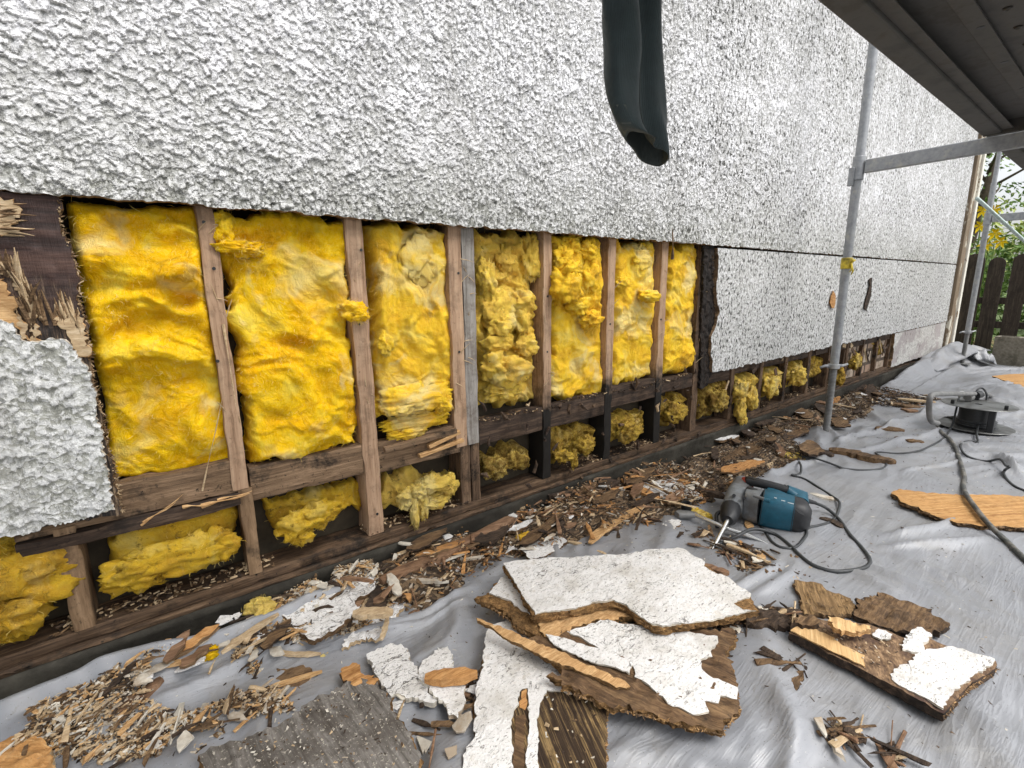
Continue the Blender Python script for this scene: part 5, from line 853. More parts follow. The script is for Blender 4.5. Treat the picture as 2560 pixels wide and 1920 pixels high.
# bed of compacted crumbs under the heaps
m_bed = M('crumb_bed'); a = m_bed; n = a.n('TexVoronoi', {'Vector': a.n('Mapping', {'Vector': a.pos(), 'Scale': (1, 2.2, 1), 'Rotation': (0, 0, .3)}).outputs[0], 'Scale': 75.}); cc = a.n('SeparateXYZ', {0: n.outputs['Color']}).outputs[0]
a.p(Base_Color=a.ramp(cc, [(.0, (.02, .014, .009)), (.4, (.07, .045, .026)), (.7, (.17, .11, .06)), (.92, (.30, .21, .12)), (1., (.5, .44, .36))]), Roughness=.9); a.bump(a.math('ADD', cc, a.noise(a.pos(), 60, 5, .7)), 1., .012); m_bed = a.m
VV, FF, c = [], [], 0
for zi in (2, 3, 5, 0, 1):
    pp, dens, hgt, key = ZONES[zi]; PX = np.array([on_g(u, v, 0)[:2] for u, v in pp]); lo, hi = PX.min(0)-.06, PX.max(0)+.06; st = .012
    X, Y = np.meshgrid(np.arange(lo[0], hi[0], st), np.arange(lo[1], min(hi[1], .01), st)); xx, yy = X.ravel(), Y.ravel(); dm = np.full(len(xx), 9.)
    for k in range(len(PX)):
        a_, b_ = PX[k], PX[(k+1) % len(PX)]; ab = b_-a_; t = np.clip(((xx-a_[0])*ab[0]+(yy-a_[1])*ab[1])/(ab@ab), 0, 1); dm = np.minimum(dm, np.hypot(xx-a_[0]-t*ab[0], yy-a_[1]-t*ab[1]))
    lz = zi < 2; sd_ = np.where(inpoly(xx, yy, PX), np.minimum(dm, .05 if lz else 9), -dm)+(.075 if lz else .03)*fbm(xx*(8 if lz else 14), yy*(11 if lz else 14), zi, 3)-(.035 if lz else 0); Z = zbase(xx, yy)+sst(-.01, .07, sd_)*hgt*.9*(.75+.35*fbm(xx*12, yy*12, 2., 3))+.004*fbm(xx*50, yy*50, 1., 2)-.006; nu = X.shape[1]; fa = [f for f in grid_faces(nu, X.shape[0]) if sd_[f].max() > -.015]
    used = sorted({i for f in fa for i in f}); mp = {i: k+c for k, i in enumerate(used)}; VV.append(np.column_stack([xx, yy, Z])[used]); FF += [[mp[i] for i in f] for f in fa]; c += len(used)
o = mk('debris_bed', np.vstack(VV), FF, m_bed, None, smooth=True); tag(o, 'compacted bed of dark wood mulch under the debris heaps', 'mulch', kind='stuff')
# hairs of torn wood along the broken edges
def fringe(P3d, n, L, mats, parent, out, seed=0, r=.0011, spread=.55):
    rr = np.random.RandomState(seed); P3d = np.array(P3d); seg = np.linalg.norm(np.diff(P3d, axis=0), axis=1); cs = np.concatenate([[0], np.cumsum(seg)]); b = MB()
    for i in range(n):
        t = rr.uniform(0, cs[-1]); k = min(np.searchsorted(cs, t)-1, len(seg)-1); k = max(k, 0); p = P3d[k]+(P3d[k+1]-P3d[k])*((t-cs[k])/max(seg[k], 1e-6)); d = np.array(out)*rr.uniform(.2, 1.2)+rr.normal(size=3)*spread; d = d/np.linalg.norm(d)*L*rr.uniform(.3, 1.2)
        b.tube([p-d*.2, p+d*.5+rr.normal(size=3)*L*.12*min(1, spread*2), p+d], [r*rr.uniform(.7, 1.8), r, r*.2], 4, m=rr.randint(len(mats)))
    b.build('torn_fibre', mats, parent)['kind'] = 'stuff'
ew = lambda l, y: [at_y(u, v, y) for u, v in l]
for yy, sd in ((.012, 1), (.022, 2)):
    fringe(ew([(125, 430), (130, 488), (158, 560), (172, 600), (170, 655), (188, 720), (200, 830), (222, 900), (236, 975), (255, 1060), (262, 1105)], yy), 260, .010, [m_ply, m_tan, m_brown], house, (.8, -.35, -.1), sd)
fringe(ew([(60, 640), (95, 690), (160, 690), (185, 745)], .008), 60, .055, [m_tan, m_brown, m_ply], house, (-.05, -.06, 1.), 3, .0030, .08)
fringe(ew([(-20, 560), (30, 600), (60, 650), (70, 720)], .008), 60, .07, [m_tan, m_brown, m_ply], house, (-.05, -.06, 1.), 4, .0034, .08)
fringe(ew([(0, 440), (0, 510)], .006), 26, .045, [m_tan, m_ply], house, (1, -.05, 0), 5, .0024, .10)
fringe(ew([(1540, 540), (1540, 600), (1545, 690), (1538, 800)], .010), 120, .014, [m_nogd, m_brown], house, (.4, -.5, 0), 6)
for pl_, l_, n_, ot, par, sd in ((P1, zc((515, 545), (700, 515), (960, 462), (1060, 448), (1150, 482), (1235, 560), (1330, 618), (1400, 632)), 220, (-.2, -1, -.2), b1, 7), (P1b, zc((575, 680), (650, 692), (700, 672), (800, 622), (880, 600)), 110, (-.2, -1, 0), b1, 8), (P2, zc((110, 425), (215, 470), (300, 530), (430, 640), (560, 690)), 200, (-.4, -1, .1), b2, 9),
    (P4, zc((1780, 700), (1740, 800), (1670, 870), (1720, 975), (1900, 1060), (1925, 1190), (1880, 1250), (1810, 1350), (1640, 1312)), 260, (.7, -.5, 0), b4, 10), (P4, zc((1640, 1312), (1440, 1260), (1200, 1205), (1000, 1150), (700, 1040)), 200, (-.1, -1, 0), b4, 11), (P5, zq((1800, 935), (1620, 1060), (1540, 1130), (1430, 1265)), 260, (.8, -.8, -.3), b5, 12), (P3, zc((1000, 1230), (995, 1600)), 90, (1, 0, 0), b3, 13), (gp, zb((1135, 1030), (1240, 1220), (1345, 1400), (1420, 1520)), 160, (1, .3, 0), o if False else None, 14)):
    if par: fringe([pl_.at(u, v)-[0, 0, .008] for u, v in l_], int(n_*.6), .010, [m_fresh, m_ply, m_brown], par, ot, sd)
# ================================================================== POWER TOOL
def gpt(pt, h): return on_g(pt[0], pt[1], h)
def dt(x, y, h): return gpt(zd((x, y))[0], h)
tool = empty('demolition_hammer', dt(900, 800, 0), 'blue and grey corded demolition hammer lying on its side on the sheet', 'power tool')
m_tb = plain('tool_blue', (.008, .085, .135), .42, 0, .2, 50, .08); m_tg = plain('tool_grey', (.20, .215, .225), .45, .25, .25, 40, .15, dirt=(.12, .11, .10)); m_tk = plain('tool_black', (.016, .017, .019), .5, 0, .3, 50, .1); m_tr = plain('tool_red', (.30, .035, .02), .5)
m_steel = plain('bright_steel', (.62, .62, .60), .25, .9, .15, 60, .05); m_mark = plain('white_marks', (.7, .72, .72), .5, var=.05)
def sect(c, ax, up, rx, ry, n=20, pw=2.6):
    ax = ax/np.linalg.norm(ax); s = np.cross(ax, up); s /= np.linalg.norm(s); u = np.cross(s, ax); o = []
    for a_ in np.arange(n)*2*math.pi/n:
        cx, sx = math.cos(a_), math.sin(a_); o.append(c+s*rx*math.copysign(abs(cx)**(2/pw), cx)+u*ry*math.copysign(abs(sx)**(2/pw), sx))
    return o
def lof(name, pts, rr, mat, parent, up=(0, 0, 1), pw=2.6, cap=True):
    pts = [np.array(p) for p in pts]; R_ = []
    for k, p in enumerate(pts):
        ax = pts[min(k+1, len(pts)-1)]-pts[max(k-1, 0)]; R_.append(sect(p, ax, np.array(up, float), rr[k][0], rr[k][1], pw=pw))
    b = MB(); b.loft(R_); o = b.build(name, mat, parent); return smoothang(o, 45)
zz = 6.913
A0, A1, A2_, A3 = dt(560, 215, .085), dt(440, 430, .075), dt(330, 640, .066), dt(285, 800, .058)
ax = (A3-A0); ax /= np.linalg.norm(ax)
lof('gear_housing', [A0, A0+(A1-A0)*.06, A1, A2_-(A2_-A1)*.3, A2_], [(.030, .030), (.042, .044), (.044, .046), (.038, .040), (.036, .037)], m_tg, tool, pw=3)
lof('nose_cone', [A2_-ax*.004, A2_+ax*.008, A3, A3+ax*.018], [(.037, .038), (.039, .040), (.031, .032), (.020, .020)], m_tk, tool, pw=2)
tip = dt(5, 1345, .006); lof('chisel', [A3+ax*.01, A3+(tip-A3)*.3, A3+(tip-A3)*.82, tip], [(.009, .009), (.0075, .0075), (.0072, .0072), (.002, .006)], m_steel, tool, pw=2)
B0, B1, B2, B3 = dt(560, 530, .070), dt(850, 600, .070), dt(1400, 720, .066), dt(1600, 780, .060)
bx = B3-B0; bx /= np.linalg.norm(bx)
lof('motor_front', [B0, B0+bx*.02, B1], [(.052, .060), (.060, .064), (.062, .066)], m_tg, tool, pw=3.2)
lof('motor_housing', [B1+bx*.0005, B1+bx*.004, B1+(B2-B1)*.5, B2], [(.063, .067), (.066, .069), (.066, .069), (.062, .065)], m_tb, tool, pw=3.2)
lof('end_cap', [B2+bx*.0005, B2+bx*.02, B3, B3+bx*.02], [(.062, .065), (.063, .064), (.055, .056), (.030, .032)], m_tk, tool, pw=2.8)
for k in range(5):       # vents round the end cap, seams and scuffs
    q0 = dt(1440+26*k, 640+14*k, .132-.003*k); b = MB(); b.tube([q0, q0+np.array([.004, -.012, -.012])], .0022, 5); b.build('vent_slot', m_black, tool)
for t_ in (.02, .98): lof('seam', [B1+(B2-B1)*t_, B1+(B2-B1)*t_+bx*.0025], [(.0672, .0702), (.0672, .0702)] if t_ < .5 else [(.0632, .0662), (.0632, .0662)], m_black, tool, pw=3.2)
# rear handle loop above the motor
h1, h2, h3, h4 = dt(640, 150, .13), dt(980, 230, .13), dt(1330, 330, .12), dt(1500, 430, .10)
lof('handle_grip', [dt(600, 130, .12), h1, h2, h3], [(.012, .014), (.020, .018), (.020, .018), (.022, .018)], m_tk, tool)
lof('handle_base', [h3-(h3-h2)*.15, h4, dt(1480, 560, .085)], [(.026, .022), (.040, .030), (.040, .040)], m_tb, tool)
lof('handle_base', [dt(600, 150, .115), dt(600, 260, .10)], [(.024, .022), (.026, .026)], m_tr, tool)
lof('inner_rim', [dt(980, 330, .112), dt(1150, 400, .112), dt(1330, 470, .106)], [(.018, .016), (.020, .018), (.018, .016)], m_tb, tool)
lof('strain_relief', [dt(1540, 460, .085), dt(1660, 500, .070), dt(1790, 535, .055)], [(.012, .012), (.010, .010), (.007, .007)], m_tk, tool, pw=2)
# selector recess, bolts, small white marks
lof('selector_knob', [dt(620, 280, .128), dt(700, 310, .128), dt(780, 335, .126)], [(.012, .009), (.014, .009), (.012, .009)], m_tk, tool)
lof('side_rib', [dt(720, 410, .135), dt(900, 470, .135)], [(.006, .006), (.006, .006)], m_tg, tool)
lof('side_rib', [dt(900, 480, .137), dt(1000, 500, .137)], [(.008, .007), (.008, .007)], m_tb, tool)
for x_, y_ in ((380, 405), (560, 450)): lof('bolt', [dt(x_, y_, .112), dt(x_, y_, .122)], [(.007, .007), (.006, .006)], m_tk, tool, up=(1, 0, 0), pw=2)
for x0, x1, y0, y1 in ((1075, 1120, 440, 455), (1200, 1265, 488, 502), (1310, 1415, 525, 552)):
    b = MB(); b.tube([dt(x0, y0, .138), dt(x1, y1, .137)], .0016, 5); b.build('white_mark', m_mark, tool)
lof('hook_clip', [dt(1250, 230, .13), dt(1290, 270, .13), dt(1330, 300, .12)], [(.003, .004), (.008, .008), (.005, .005)], m_tk, tool)
# side handle: dark wire bow beside the nose cone
b = MB(); b.tube(spline([dt(240, 690, .06), dt(140, 690, .06), dt(80, 740, .05), (dt(80, 850, .035)), dt(90, 960, .02)], 6), .0075, 8); b.build('bow_handle', m_tk, tool, smooth=True)
# ---- podger spanner
sp_ = empty('ratchet_spanner', gpt(zw((600, 600))[0], .02), 'long steel scaffold spanner with black ratchet head and tapered handle, beside the power tool', 'spanner')
S = lambda x, y, h: gpt(zw((x, y))[0], h)
lof('handle', [S(660, 590, .035), S(760, 640, .035), S(1100, 780, .032), S(1350, 880, .028), S(1600, 960, .022), S(1990, 1115, .010)], [(.014, .010), (.009, .008), (.009, .008), (.010, .008), (.010, .008), (.002, .002)], m_steel, sp_, pw=2)
lof('ratchet_head', [S(360, 600, .03), S(420, 590, .03), S(540, 590, .032), S(680, 600, .034)], [(.016, .012), (.024, .014), (.022, .012), (.014, .010)], m_galvd, sp_, pw=3)
p = S(520, 520, .03); b = MB(); c_ = [[p+np.array([r_*math.cos(a_), r_*math.sin(a_), z_]) for a_ in np.arange(20)*math.pi/10] for r_, z_ in ((.019, 0), (.021, .010), (.021, .034), (.015, .034), (.014, .01))]; b.loft(c_); o = b.build('socket', m_tk, sp_); smoothang(o)
# ---- cables
def cable(name, label, pts, r, mat, up=None):
    P = []
    for q in pts:
        h = q[2] if len(q) > 2 else r+.004; p = on_g(q[0], q[1], h)
        if len(q) < 3: p = on_g(q[0], q[1], h+float(tarp_h(np.array([p[0]]), np.array([p[1]]))[0]))
        P.append(p)
    b = MB(); b.tube(spline(P, 7), r, 8); o = b.build(name, mat, None, True); return tag(o, label, 'cable')
def Zs(f, *l): return [(*f((q[0], q[1]))[0], q[2]) if len(q) > 2 else f(q)[0] for q in l]
cable('power_cord', 'black cord of the power tool looping over the sheet towards the camera', Zs(zd, (1780, 535, .055))+Zs(ze, (1150, 470, .03), (1240, 550), (1310, 650), (1400, 750), (1452, 830), (1420, 880), (1300, 905), (1180, 905), (1050, 860), (960, 790), (900, 730), (800, 655), (700, 620, .03), (620, 620, .035), (540, 660, .03), (450, 700), (370, 740)), .0065, m_cable)
# ---- cable reel
def circ(c, r, z, n=56): return [np.array([c[0]+r*math.cos(a_), c[1]+r*math.sin(a_), z]) for a_ in np.arange(n)*2*math.pi/n]
rc = on_g(*zr_((1395, 1100))[0], .03); g0 = float(gh(rc[0], rc[1])); RR = .185
reel = empty('cable_reel', (rc[0], rc[1], g0), 'round black and grey metal cable reel standing on the sheet with a tubular handle', 'cable reel')
def disc(name, r0, r1, z, t, mat): b = MB(); b.loft([circ(rc, r0, z), circ(rc, r1, z), circ(rc, r1+.002, z+t/2), circ(rc, r1, z+t), circ(rc, r0, z+t), circ(rc, r0, z)], cap=False); o = b.build(name, mat, reel); return smoothang(o)
m_rd = plain('reel_disc', (.20, .205, .20), .4, .6, .25, 20, .05, dirt=(.09, .085, .075))
tp = .172
disc('lower_disc', .02, RR, g0+.028, .005, m_rd); disc('upper_disc', .02, RR*.98, g0+tp, .005, m_rd)
b = MB(); b.loft([circ(rc, .11, g0+.034), circ(rc, .095, g0+.04), circ(rc, .088, g0+.10), circ(rc, .088, g0+tp-.002)], cap=True); o = b.build('drum', m_black, reel); smoothang(o)
for k in range(3):
    b = MB(); b.loft([circ(rc, .088+.010*(1-k*.2)+.001, g0+.042+.012*k), circ(rc, .102, g0+.048+.012*k), circ(rc, .090, g0+.053+.012*k)], cap=False); b.build('wound_cable', m_cable, reel, True)
for a_ in (.2, 2.3, 4.3):
    c_ = np.array([rc[0]+.145*math.cos(a_), rc[1]+.145*math.sin(a_)]); b = MB(); b.box((c_[0]-.012, c_[1]-.009, g0+tp+.0055), (c_[0]+.012, c_[1]+.009, g0+tp+.030)); bevel(b.build('lug', m_tk, reel), .003)
# stand post on the camera side and its foot
fx = at_z(*zr_((1540, 1200))[0], g0+.01); b = MB(); b.box((fx[0]-.016, fx[1]-.016, g0-.0), (fx[0]+.016, fx[1]+.016, g0+tp-.001)); bevel(b.build('stand_post', m_tk, reel), .004)
b = MB(); b.tube([rc+[0, 0, -.02], fx+[0, 0, .006]], .010, 8); b.build('stand_foot', m_tk, reel, True)
# tubular handle from picture points on a vertical plane through the reel
hn = lambda x, y, dep: at_y(*zr_((x, y))[0], rc[1]+dep)
hp = [hn(1010, 1070, .03), hn(950, 1050, .03), hn(928, 980, .03), hn(925, 880, .03), hn(935, 800, .03), hn(980, 768, .03), hn(1100, 765, .03), hn(1250, 765, .03), hn(1420, 765, .05), hn(1530, 770, .08), hn(1580, 800, .10)]
b = MB(); b.tube(spline(hp, 6), .0135, 12); b.build('handle', m_galvd, reel, True)
# plugs on the top
pc = at_z(*zr_((1340, 800))[0], g0+tp+.03)
lof('socket_cap', [pc+[-.045, .0, 0], pc+[-.01, 0, 0.002], pc+[.02, 0, .0]], [(.020, .020), (.030, .028), (.026, .026)], m_galvd, reel, pw=2)
pc2 = at_z(*zr_((1410, 775))[0], g0+tp+.035); lof('socket_cap', [pc2+[-.03, 0, 0], pc2+[.03, -.01, 0]], [(.028, .026), (.028, .026)], m_tk, reel, pw=2)
pw_ = at_z(*zr_((1268, 775))[0], g0+tp+.04); lof('plug', [pw_+[.02, 0, .0], pw_+[-.015, 0, .005], pw_+[-.035, -.01, .0]], [(.020, .020), (.022, .022), (.012, .014)], m_mark, reel, pw=2.4)
zt = lambda x, y, z: (*zr_((x, y))[0], z)
cable('extension_cord', 'thin black cord running from the reel in curves over the log to the power tool', [zt(1235, 800, tp+.03), zt(1205, 930, .13), zt(1165, 1080, .05)]+Zs(zr_, (1090, 1210), (950, 1300), (800, 1360), (600, 1385), (375, 1372), (440, 1430), (480, 1500), (420, 1545), (200, 1555), (0, 1535))+Zs(ze, (1250, 190), (1100, 135, .035), (1000, 118, .035), (955, 130, .03), (975, 180), (968, 235), (912, 242), (1000, 270), (1100, 330), (1180, 382), (1240, 430, .02), (1230, 500), (1190, 560), (1100, 590), (1020, 610), (1010, 660), (940, 738), (850, 745), (775, 705), (725, 630), (680, 580), (600, 530)), .0055, m_cable)
cable('mains_cable', 'thick dirty grey cable leaving the reel and crossing the orange plank', [zt(1240, 1010, .07), zt(1150, 1010, .04)]+Zs(zr_, (1080, 1020), (1015, 1080), (1050, 1160), (1130, 1225), (1190, 1310), (1230, 1420), (1270, 1550))+Zs(zf_, (460, 600), (448, 690), (490, 790, .045), (560, 890, .045), (660, 1020, .045), (780, 1150, .035), (900, 1260), (1000, 1360), (1110, 1470), (1300, 1640)), .0098, m_cabled)
cable('thin_cord', 'thin black cord arching over the reel and curling away to the right picture edge', [zt(1400, 790, tp+.02), zt(1425, 725, tp+.06), zt(1475, 708, tp+.07), zt(1520, 770, tp+.04), zt(1500, 900, .12), zt(1440, 1060, .07), zt(1418, 1190, .03)]+Zs(zr_, (1430, 1270), (1350, 1258), (1280, 1270), (1250, 1310), (1290, 1390), (1390, 1440), (1520, 1465), (1660, 1445), (1720, 1510), (1755, 1522))+Zs(zf_, (880, 520), (870, 560), (905, 620), (980, 685), (1078, 730), (1250, 800)), .006, m_cable)
# ================================================================== SCAFFOLD
def tubev(name, p, q, r, mat, par, n=20): b = MB(); b.tube([p, (np.array(p)+q)/2, q], r, n); return smoothang(b.build(name, mat, par))
def ring(bm, c, r0, z0, z1, n=24): bm.loft([[np.array([c[0]+r_*math.cos(a_), c[1]+r_*math.sin(a_), z_]) for a_ in np.arange(n)*2*math.pi/n] for r_, z_ in ((r0-.004, z0), (r0, z0+.003), (r0, z1-.003), (r0-.004, z1))])
def standard(label, x, y, ztop, zcol, cat='scaffold'):
    g = float(gh(x, y)); s = empty('scaffold_standard', (x, y, g), label, cat)
    tubev('tube', (x, y, zcol+.012), (x+.0, y, ztop), .0238, m_galv, s)
    b = MB(); zs_ = np.arange(g+.05, zcol-.02, .0045); pts = [(x, y, g+.01)]; rad = [.018]; 
    for k, z in enumerate(zs_): pts.append((x, y, z)); rad.append(.0215 if k % 2 else .0175)
    pts.append((x, y, zcol)); rad.append(.018); b.tube(pts, rad, 16); b.build('jack_screw', m_galvd, s, False)
    b = MB(); ring(b, (x, y), .032, zcol-.018, zcol+.012); o = b.build('jack_nut', m_galv, s); smoothang(o)
    for sg in (-1, 1): b = MB(); b.tube([(x+sg*.02*.8, y-sg*.02*.6, zcol-.002), (x+sg*.055*.8, y-sg*.055*.6, zcol), (x+sg*.085*.8, y-sg*.085*.6, zcol+.010*sg)], [.011, .009, .007], 8); b.build('nut_lever', m_galv, s, True)
    b = MB(); b.box((x-.07, y-.07, g+.004), (x+.07, y+.07, g+.010)); b.build('foot_plate', m_galvd, s)
    return s
s1 = standard('near scaffold leg of galvanised tube on a threaded jack, yellow tape tied round it', 3.375, -.268, 3.2, .445)
# wedge collar and lug where the transom meets the leg
b = MB(); ring(b, (3.375, -.268), .031, 1.53, 1.66); smoothang(b.build('coupler', m_galv, s1)); b = MB(); b.box((3.33, -.262, 1.50), (3.350, -.235, 1.60)); bevel(b.build('wedge', m_galv, s1), .003)
b = MB(); zt0 = at_y(1828, 568, -.268)[2]
ring(b, (3.375, -.268), .030, zt0-.035, zt0+.03); m_tape = plain('yellow_tape', (.66, .50, .04), .45, 0, .3, 60, .4, dirt=(.12, .10, .03)); smoothang(b.build('tape', m_tape, s1))
b = MB(); c_ = np.array([3.36, -.296, zt0])
for dx_, dz_ in ((-.028, .022), (.026, .02), (.012, -.07), (-.02, -.055)): b.tube([c_, c_+[dx_*.6, -.012, dz_*.7], c_+[dx_, -.004, dz_]], [.005, .006, .002], 6)
b.build('tape_knot', m_tape, s1, True)
# transom: flat box rail from the leg out under the deck
def rail(name, p, q, wd, ht, label, cat, mat=m_galv):
    b = MB(); b.bar(p, q, wd, ht); o = b.build(name, mat); bevel(o, .005); return tag(o, label, cat)
rail('transom', (3.375, -.302, 1.600), (3.375, -1.45, 1.600), .03, .072, 'flat galvanised cross rail running from the near leg out under the deck', 'rail')
s2 = standard('far scaffold leg of galvanised tube beside the house corner', 7.02, -.262, 1.93, .42)
tubev('spigot', (7.02, -.262, 1.931), (7.02, -.262, 3.3), .019, m_galv, s2); b = MB(); ring(b, (7.02, -.262), .031, 1.52, 1.64); smoothang(b.build('coupler', m_galv, s2))
rail('transom', (7.02, -.294, 1.580), (7.02, -1.6, 1.580), .03, .075, 'flat galvanised cross rail at the far leg, in front of the bushes', 'rail')
o = MB().tube([at_y(2110, 428, -.26), at_x(2212, 520, 7.3)*1.0, at_x(2300, 585, 7.3)], .016, 10).build('brace_tube', plain('pale_green_tube', (.42, .50, .47), .5, .3), None, True); tag(o, 'thin pale green diagonal brace tube behind the far leg', 'scaffold brace')
# decks
def deck(x0, x1, label):
    d = empty('scaffold_deck', ((x0+x1)/2, -1.1, 1.63), label, 'scaffold deck'); zb_ = 1.640; y0 = -.785
    def bx(name, a_, b_, mat=m_deck, bv=.006): q = MB(); q.box(a_, b_); o = q.build(name, mat, d); bevel(o, bv); return o
    bx('side_rail', (x0, y0-.070, zb_), (x1, y0, zb_+.075)); bx('rail_lip', (x0, y0-.108, zb_+.012), (x1, y0-.0705, zb_+.016), bv=.001)
    bx('inner_channel', (x0, y0-.21, zb_+.045), (x1, y0-.165, zb_+.0515), bv=.001)
    bx('web', (x0, y0-.168, zb_+.052), (x1, y0-.0705, zb_+.056), bv=.0005)
    # deck sheet with punched, turned-down holes
    q = MB(); q.box((x0, y0-.62, zb_+.060), (x1, y0-.001, zb_+.066)); q.build('deck_sheet', m_deck, d)
    xs_ = np.arange(x0+.06, x1-.05, .085); q = MB(); q2 = MB()
    for i, x in enumerate(xs_):
        for j in range(4):
            y = y0-.25-.085*j-(.04 if i % 2 else 0)
            if math.hypot(x, y+1.4) < 9: q.loft([[np.array([x+r_*math.cos(a_), y+r_*math.sin(a_), z_]) for a_ in np.arange(10)*math.pi/5] for r_, z_ in ((.011, zb_+.0598), (.008, zb_+.054), (.0055, zb_+.0535), (.005, zb_+.0597))])
    q.build('punched_rims', m_deck, d, True)['kind'] = 'stuff'
    for i, x in enumerate(np.arange(x0+.25, x1-.05, .38)):
        q = MB(); q.tube([(x, y0-.190, zb_+.0455), (x, y0-.190, zb_+.0440)], .010, 12); q.build('rivet_hole', m_black, d)
    bx('far_rail', (x0, y0-.62, zb_), (x1, y0-.55, zb_+.0595))
    bx('end_cap', (x1+.0005, y0-.60, zb_-.004), (x1+.004, y0-.004, zb_+.078), m_deck, .001)
    for y in (y0-.05, y0-.57):
        q = MB(); q.tube([(x1-.01, y, zb_+.05), (x1+.045, y, zb_+.05), (x1+.075, y, zb_+.02)], [.014, .014, .010], 8); q.build('hook', m_galv, d, True)
    return d
deck(-1.6, 3.335, 'dark steel scaffold deck overhead, seen from below, nearest to the camera'); deck(3.43, 6.97, 'second scaffold deck beyond the first, seen as a dark wedge at the right edge')
# ================================================================== SLEEVE
slv = empty('hanging_sleeve', at_y(1372, 20, -.75), 'dark green work jacket sleeve hanging down in front of the wall', 'sleeve')
a = M('sleeve_cloth'); gy = a.n('Mapping', {'Vector': a.pos(), 'Scale': (1, 1, .02)}).outputs[0]; rb = a.n('TexWave', {'Vector': a.pos(), 'Scale': 95., 'Distortion': 1.2, 'Detail': 1.}).outputs[1]; n = a.noise(a.pos(), 35, 4, .6)
a.p(Base_Color=a.ramp(n, [(.3, (.018, .030, .031)), (.7, (.030, .048, .049))]), Roughness=.8, Sheen_Weight=.25); a.bump(a.math('ADD', a.math('MULTIPLY', rb, .6), a.noise(a.pos(), 600, 2)), .35, .0015); m_slv = a.m
a = M('sleeve_lining'); a.p(Base_Color=(.045, .055, .050), Roughness=.75); a.bump(a.noise(a.pos(), 500, 2), .2, .001); m_sl2 = a.m
ys = -.75; pr = [(-260, 1250, 1440), (-120, 1280, 1432), (0, 1304, 1426), (60, 1308, 1427), (120, 1313, 1429), (180, 1311, 1430), (230, 1315, 1431), (270, 1328, 1432), (300, 1342, 1433), (322, 1358, 1435)]
rings = []; inner = []; NR = 48
for k, (v, ul, ur) in enumerate(pr):
    L = at_y(ul, v, ys); Rr = at_y(ur, v, ys); c = (L+Rr)/2; hw = (Rr[0]-L[0])/2; dp = .030; r = []; r2 = []
    for a_ in np.arange(NR)*2*math.pi/NR:
        cx, sy = math.cos(a_), math.sin(a_); pl_ = .0
        d = abs(((a_-4.80+math.pi) % (2*math.pi))-math.pi)            # lengthwise crease on the camera side
        cr = .034*math.exp(-(d/.26)**2)*(1-.45*(k/9)); bump_ = .007*math.sin(a_*2+k*.8)+.004*math.sin(a_*5-k*1.2)
        zt_ = -.010*cx*(k >= 8)*1.2
        q = np.array([c[0]+hw*cx, ys+dp*sy+cr+bump_*.6, c[2]+zt_+(.012*math.cos(a_-3.6) if k == 9 else 0)]); r.append(q); r2.append(np.array([c[0]+(hw-.003)*cx, ys+(dp-.003)*sy+cr+bump_*.6, q[2]]))
    rings.append(r); inner.append(r2)
def densify(rg):       # smooth along the length
    A_ = np.array(rg); return [list(x) for x in spline(A_.reshape(len(A_), -1), 5).reshape(-1, NR, 3)]
ro = densify(rings); ri = densify(inner)
b = MB(); b.loft(ro[:-10], cap=False); o = b.build('sleeve_cloth', m_slv, slv, True)
b = MB(); b.loft(ro[-11:]+ri[-1:], cap=False); b.build('cuff', m_slv, slv, True)
b = MB(); b.loft(ri[::-1], cap=False); b.build('lining', m_sl2, slv, True)
ia = int(round(4.62/(2*math.pi)*NR)); b = MB(); b.tube([np.array(r[ia])+[0, -.001, 0] for r in ro[:-2]], .0013, 6); b.build('seam', m_sl2, slv, True)
b = MB(); ia2 = ia-6; b.add([np.array(ro[-i][ia2-j])+[0, -.0015, 0] for i in (14, 8, 2) for j in (0, 3, 6, 9)], [(0, 1, 5, 4), (1, 2, 6, 5), (2, 3, 7, 6), (4, 5, 9, 8), (5, 6, 10, 9), (6, 7, 11, 10)]); b.build('grey_facing', plain('grey_cloth', (.10, .115, .10), .8, 0, .1, 60, .1), slv, True)
# ================================================================== BEYOND THE CORNER
FX = 8.35
fence = empty('picket_fence', (FX, -.6, .2), 'dark brown picket fence with rounded tops beyond the house corner', 'fence')
m_pick = wood('picket_brown', (.022, .016, .012), (.045, .034, .026), (.085, .065, .050), gs=(40, 40, 2.5), blot=.4)
for (u0, u1, ub0, ub1, vt) in ((2088, 2124, 2055, 2098, 548), (2140, 2172, 2104, 2140, 556), (2193, 2232, 2152, 2190, 548), (2252, 2290, 2205, 2240, 548), (2310, 2348, 2258, 2296, 548)):
    a_, b_ = at_x(ub0, 735, FX), at_x(ub1, 735, FX); c_, d_ = at_x(u0, vt+20, FX), at_x(u1, vt+20, FX); yc = (a_[1]+b_[1]+c_[1]+d_[1])/4; hw = abs(a_[1]-b_[1])/2; zt_ = at_x((u0+u1)/2, vt, FX)[2]
    pr_ = [(yc-hw, .12), (yc+hw, .12)]+[(yc+hw*math.cos(t), zt_-hw+hw*math.sin(t)) for t in np.linspace(0, math.pi, 10)]
    b = MB(); b.loft([[(x, y, z) for y, z in pr_] for x in (FX-.012, FX+.012)]); bevel(b.build('picket', m_pick, fence), .003)
zr0 = at_x(2180, 650, FX)[2]
for z in (zr0, .42): b = MB(); b.box((FX+.0125, -2.2, z-.04), (FX+.05, .25, z+.04)); bevel(b.build('rail', m_pick, fence), .003)
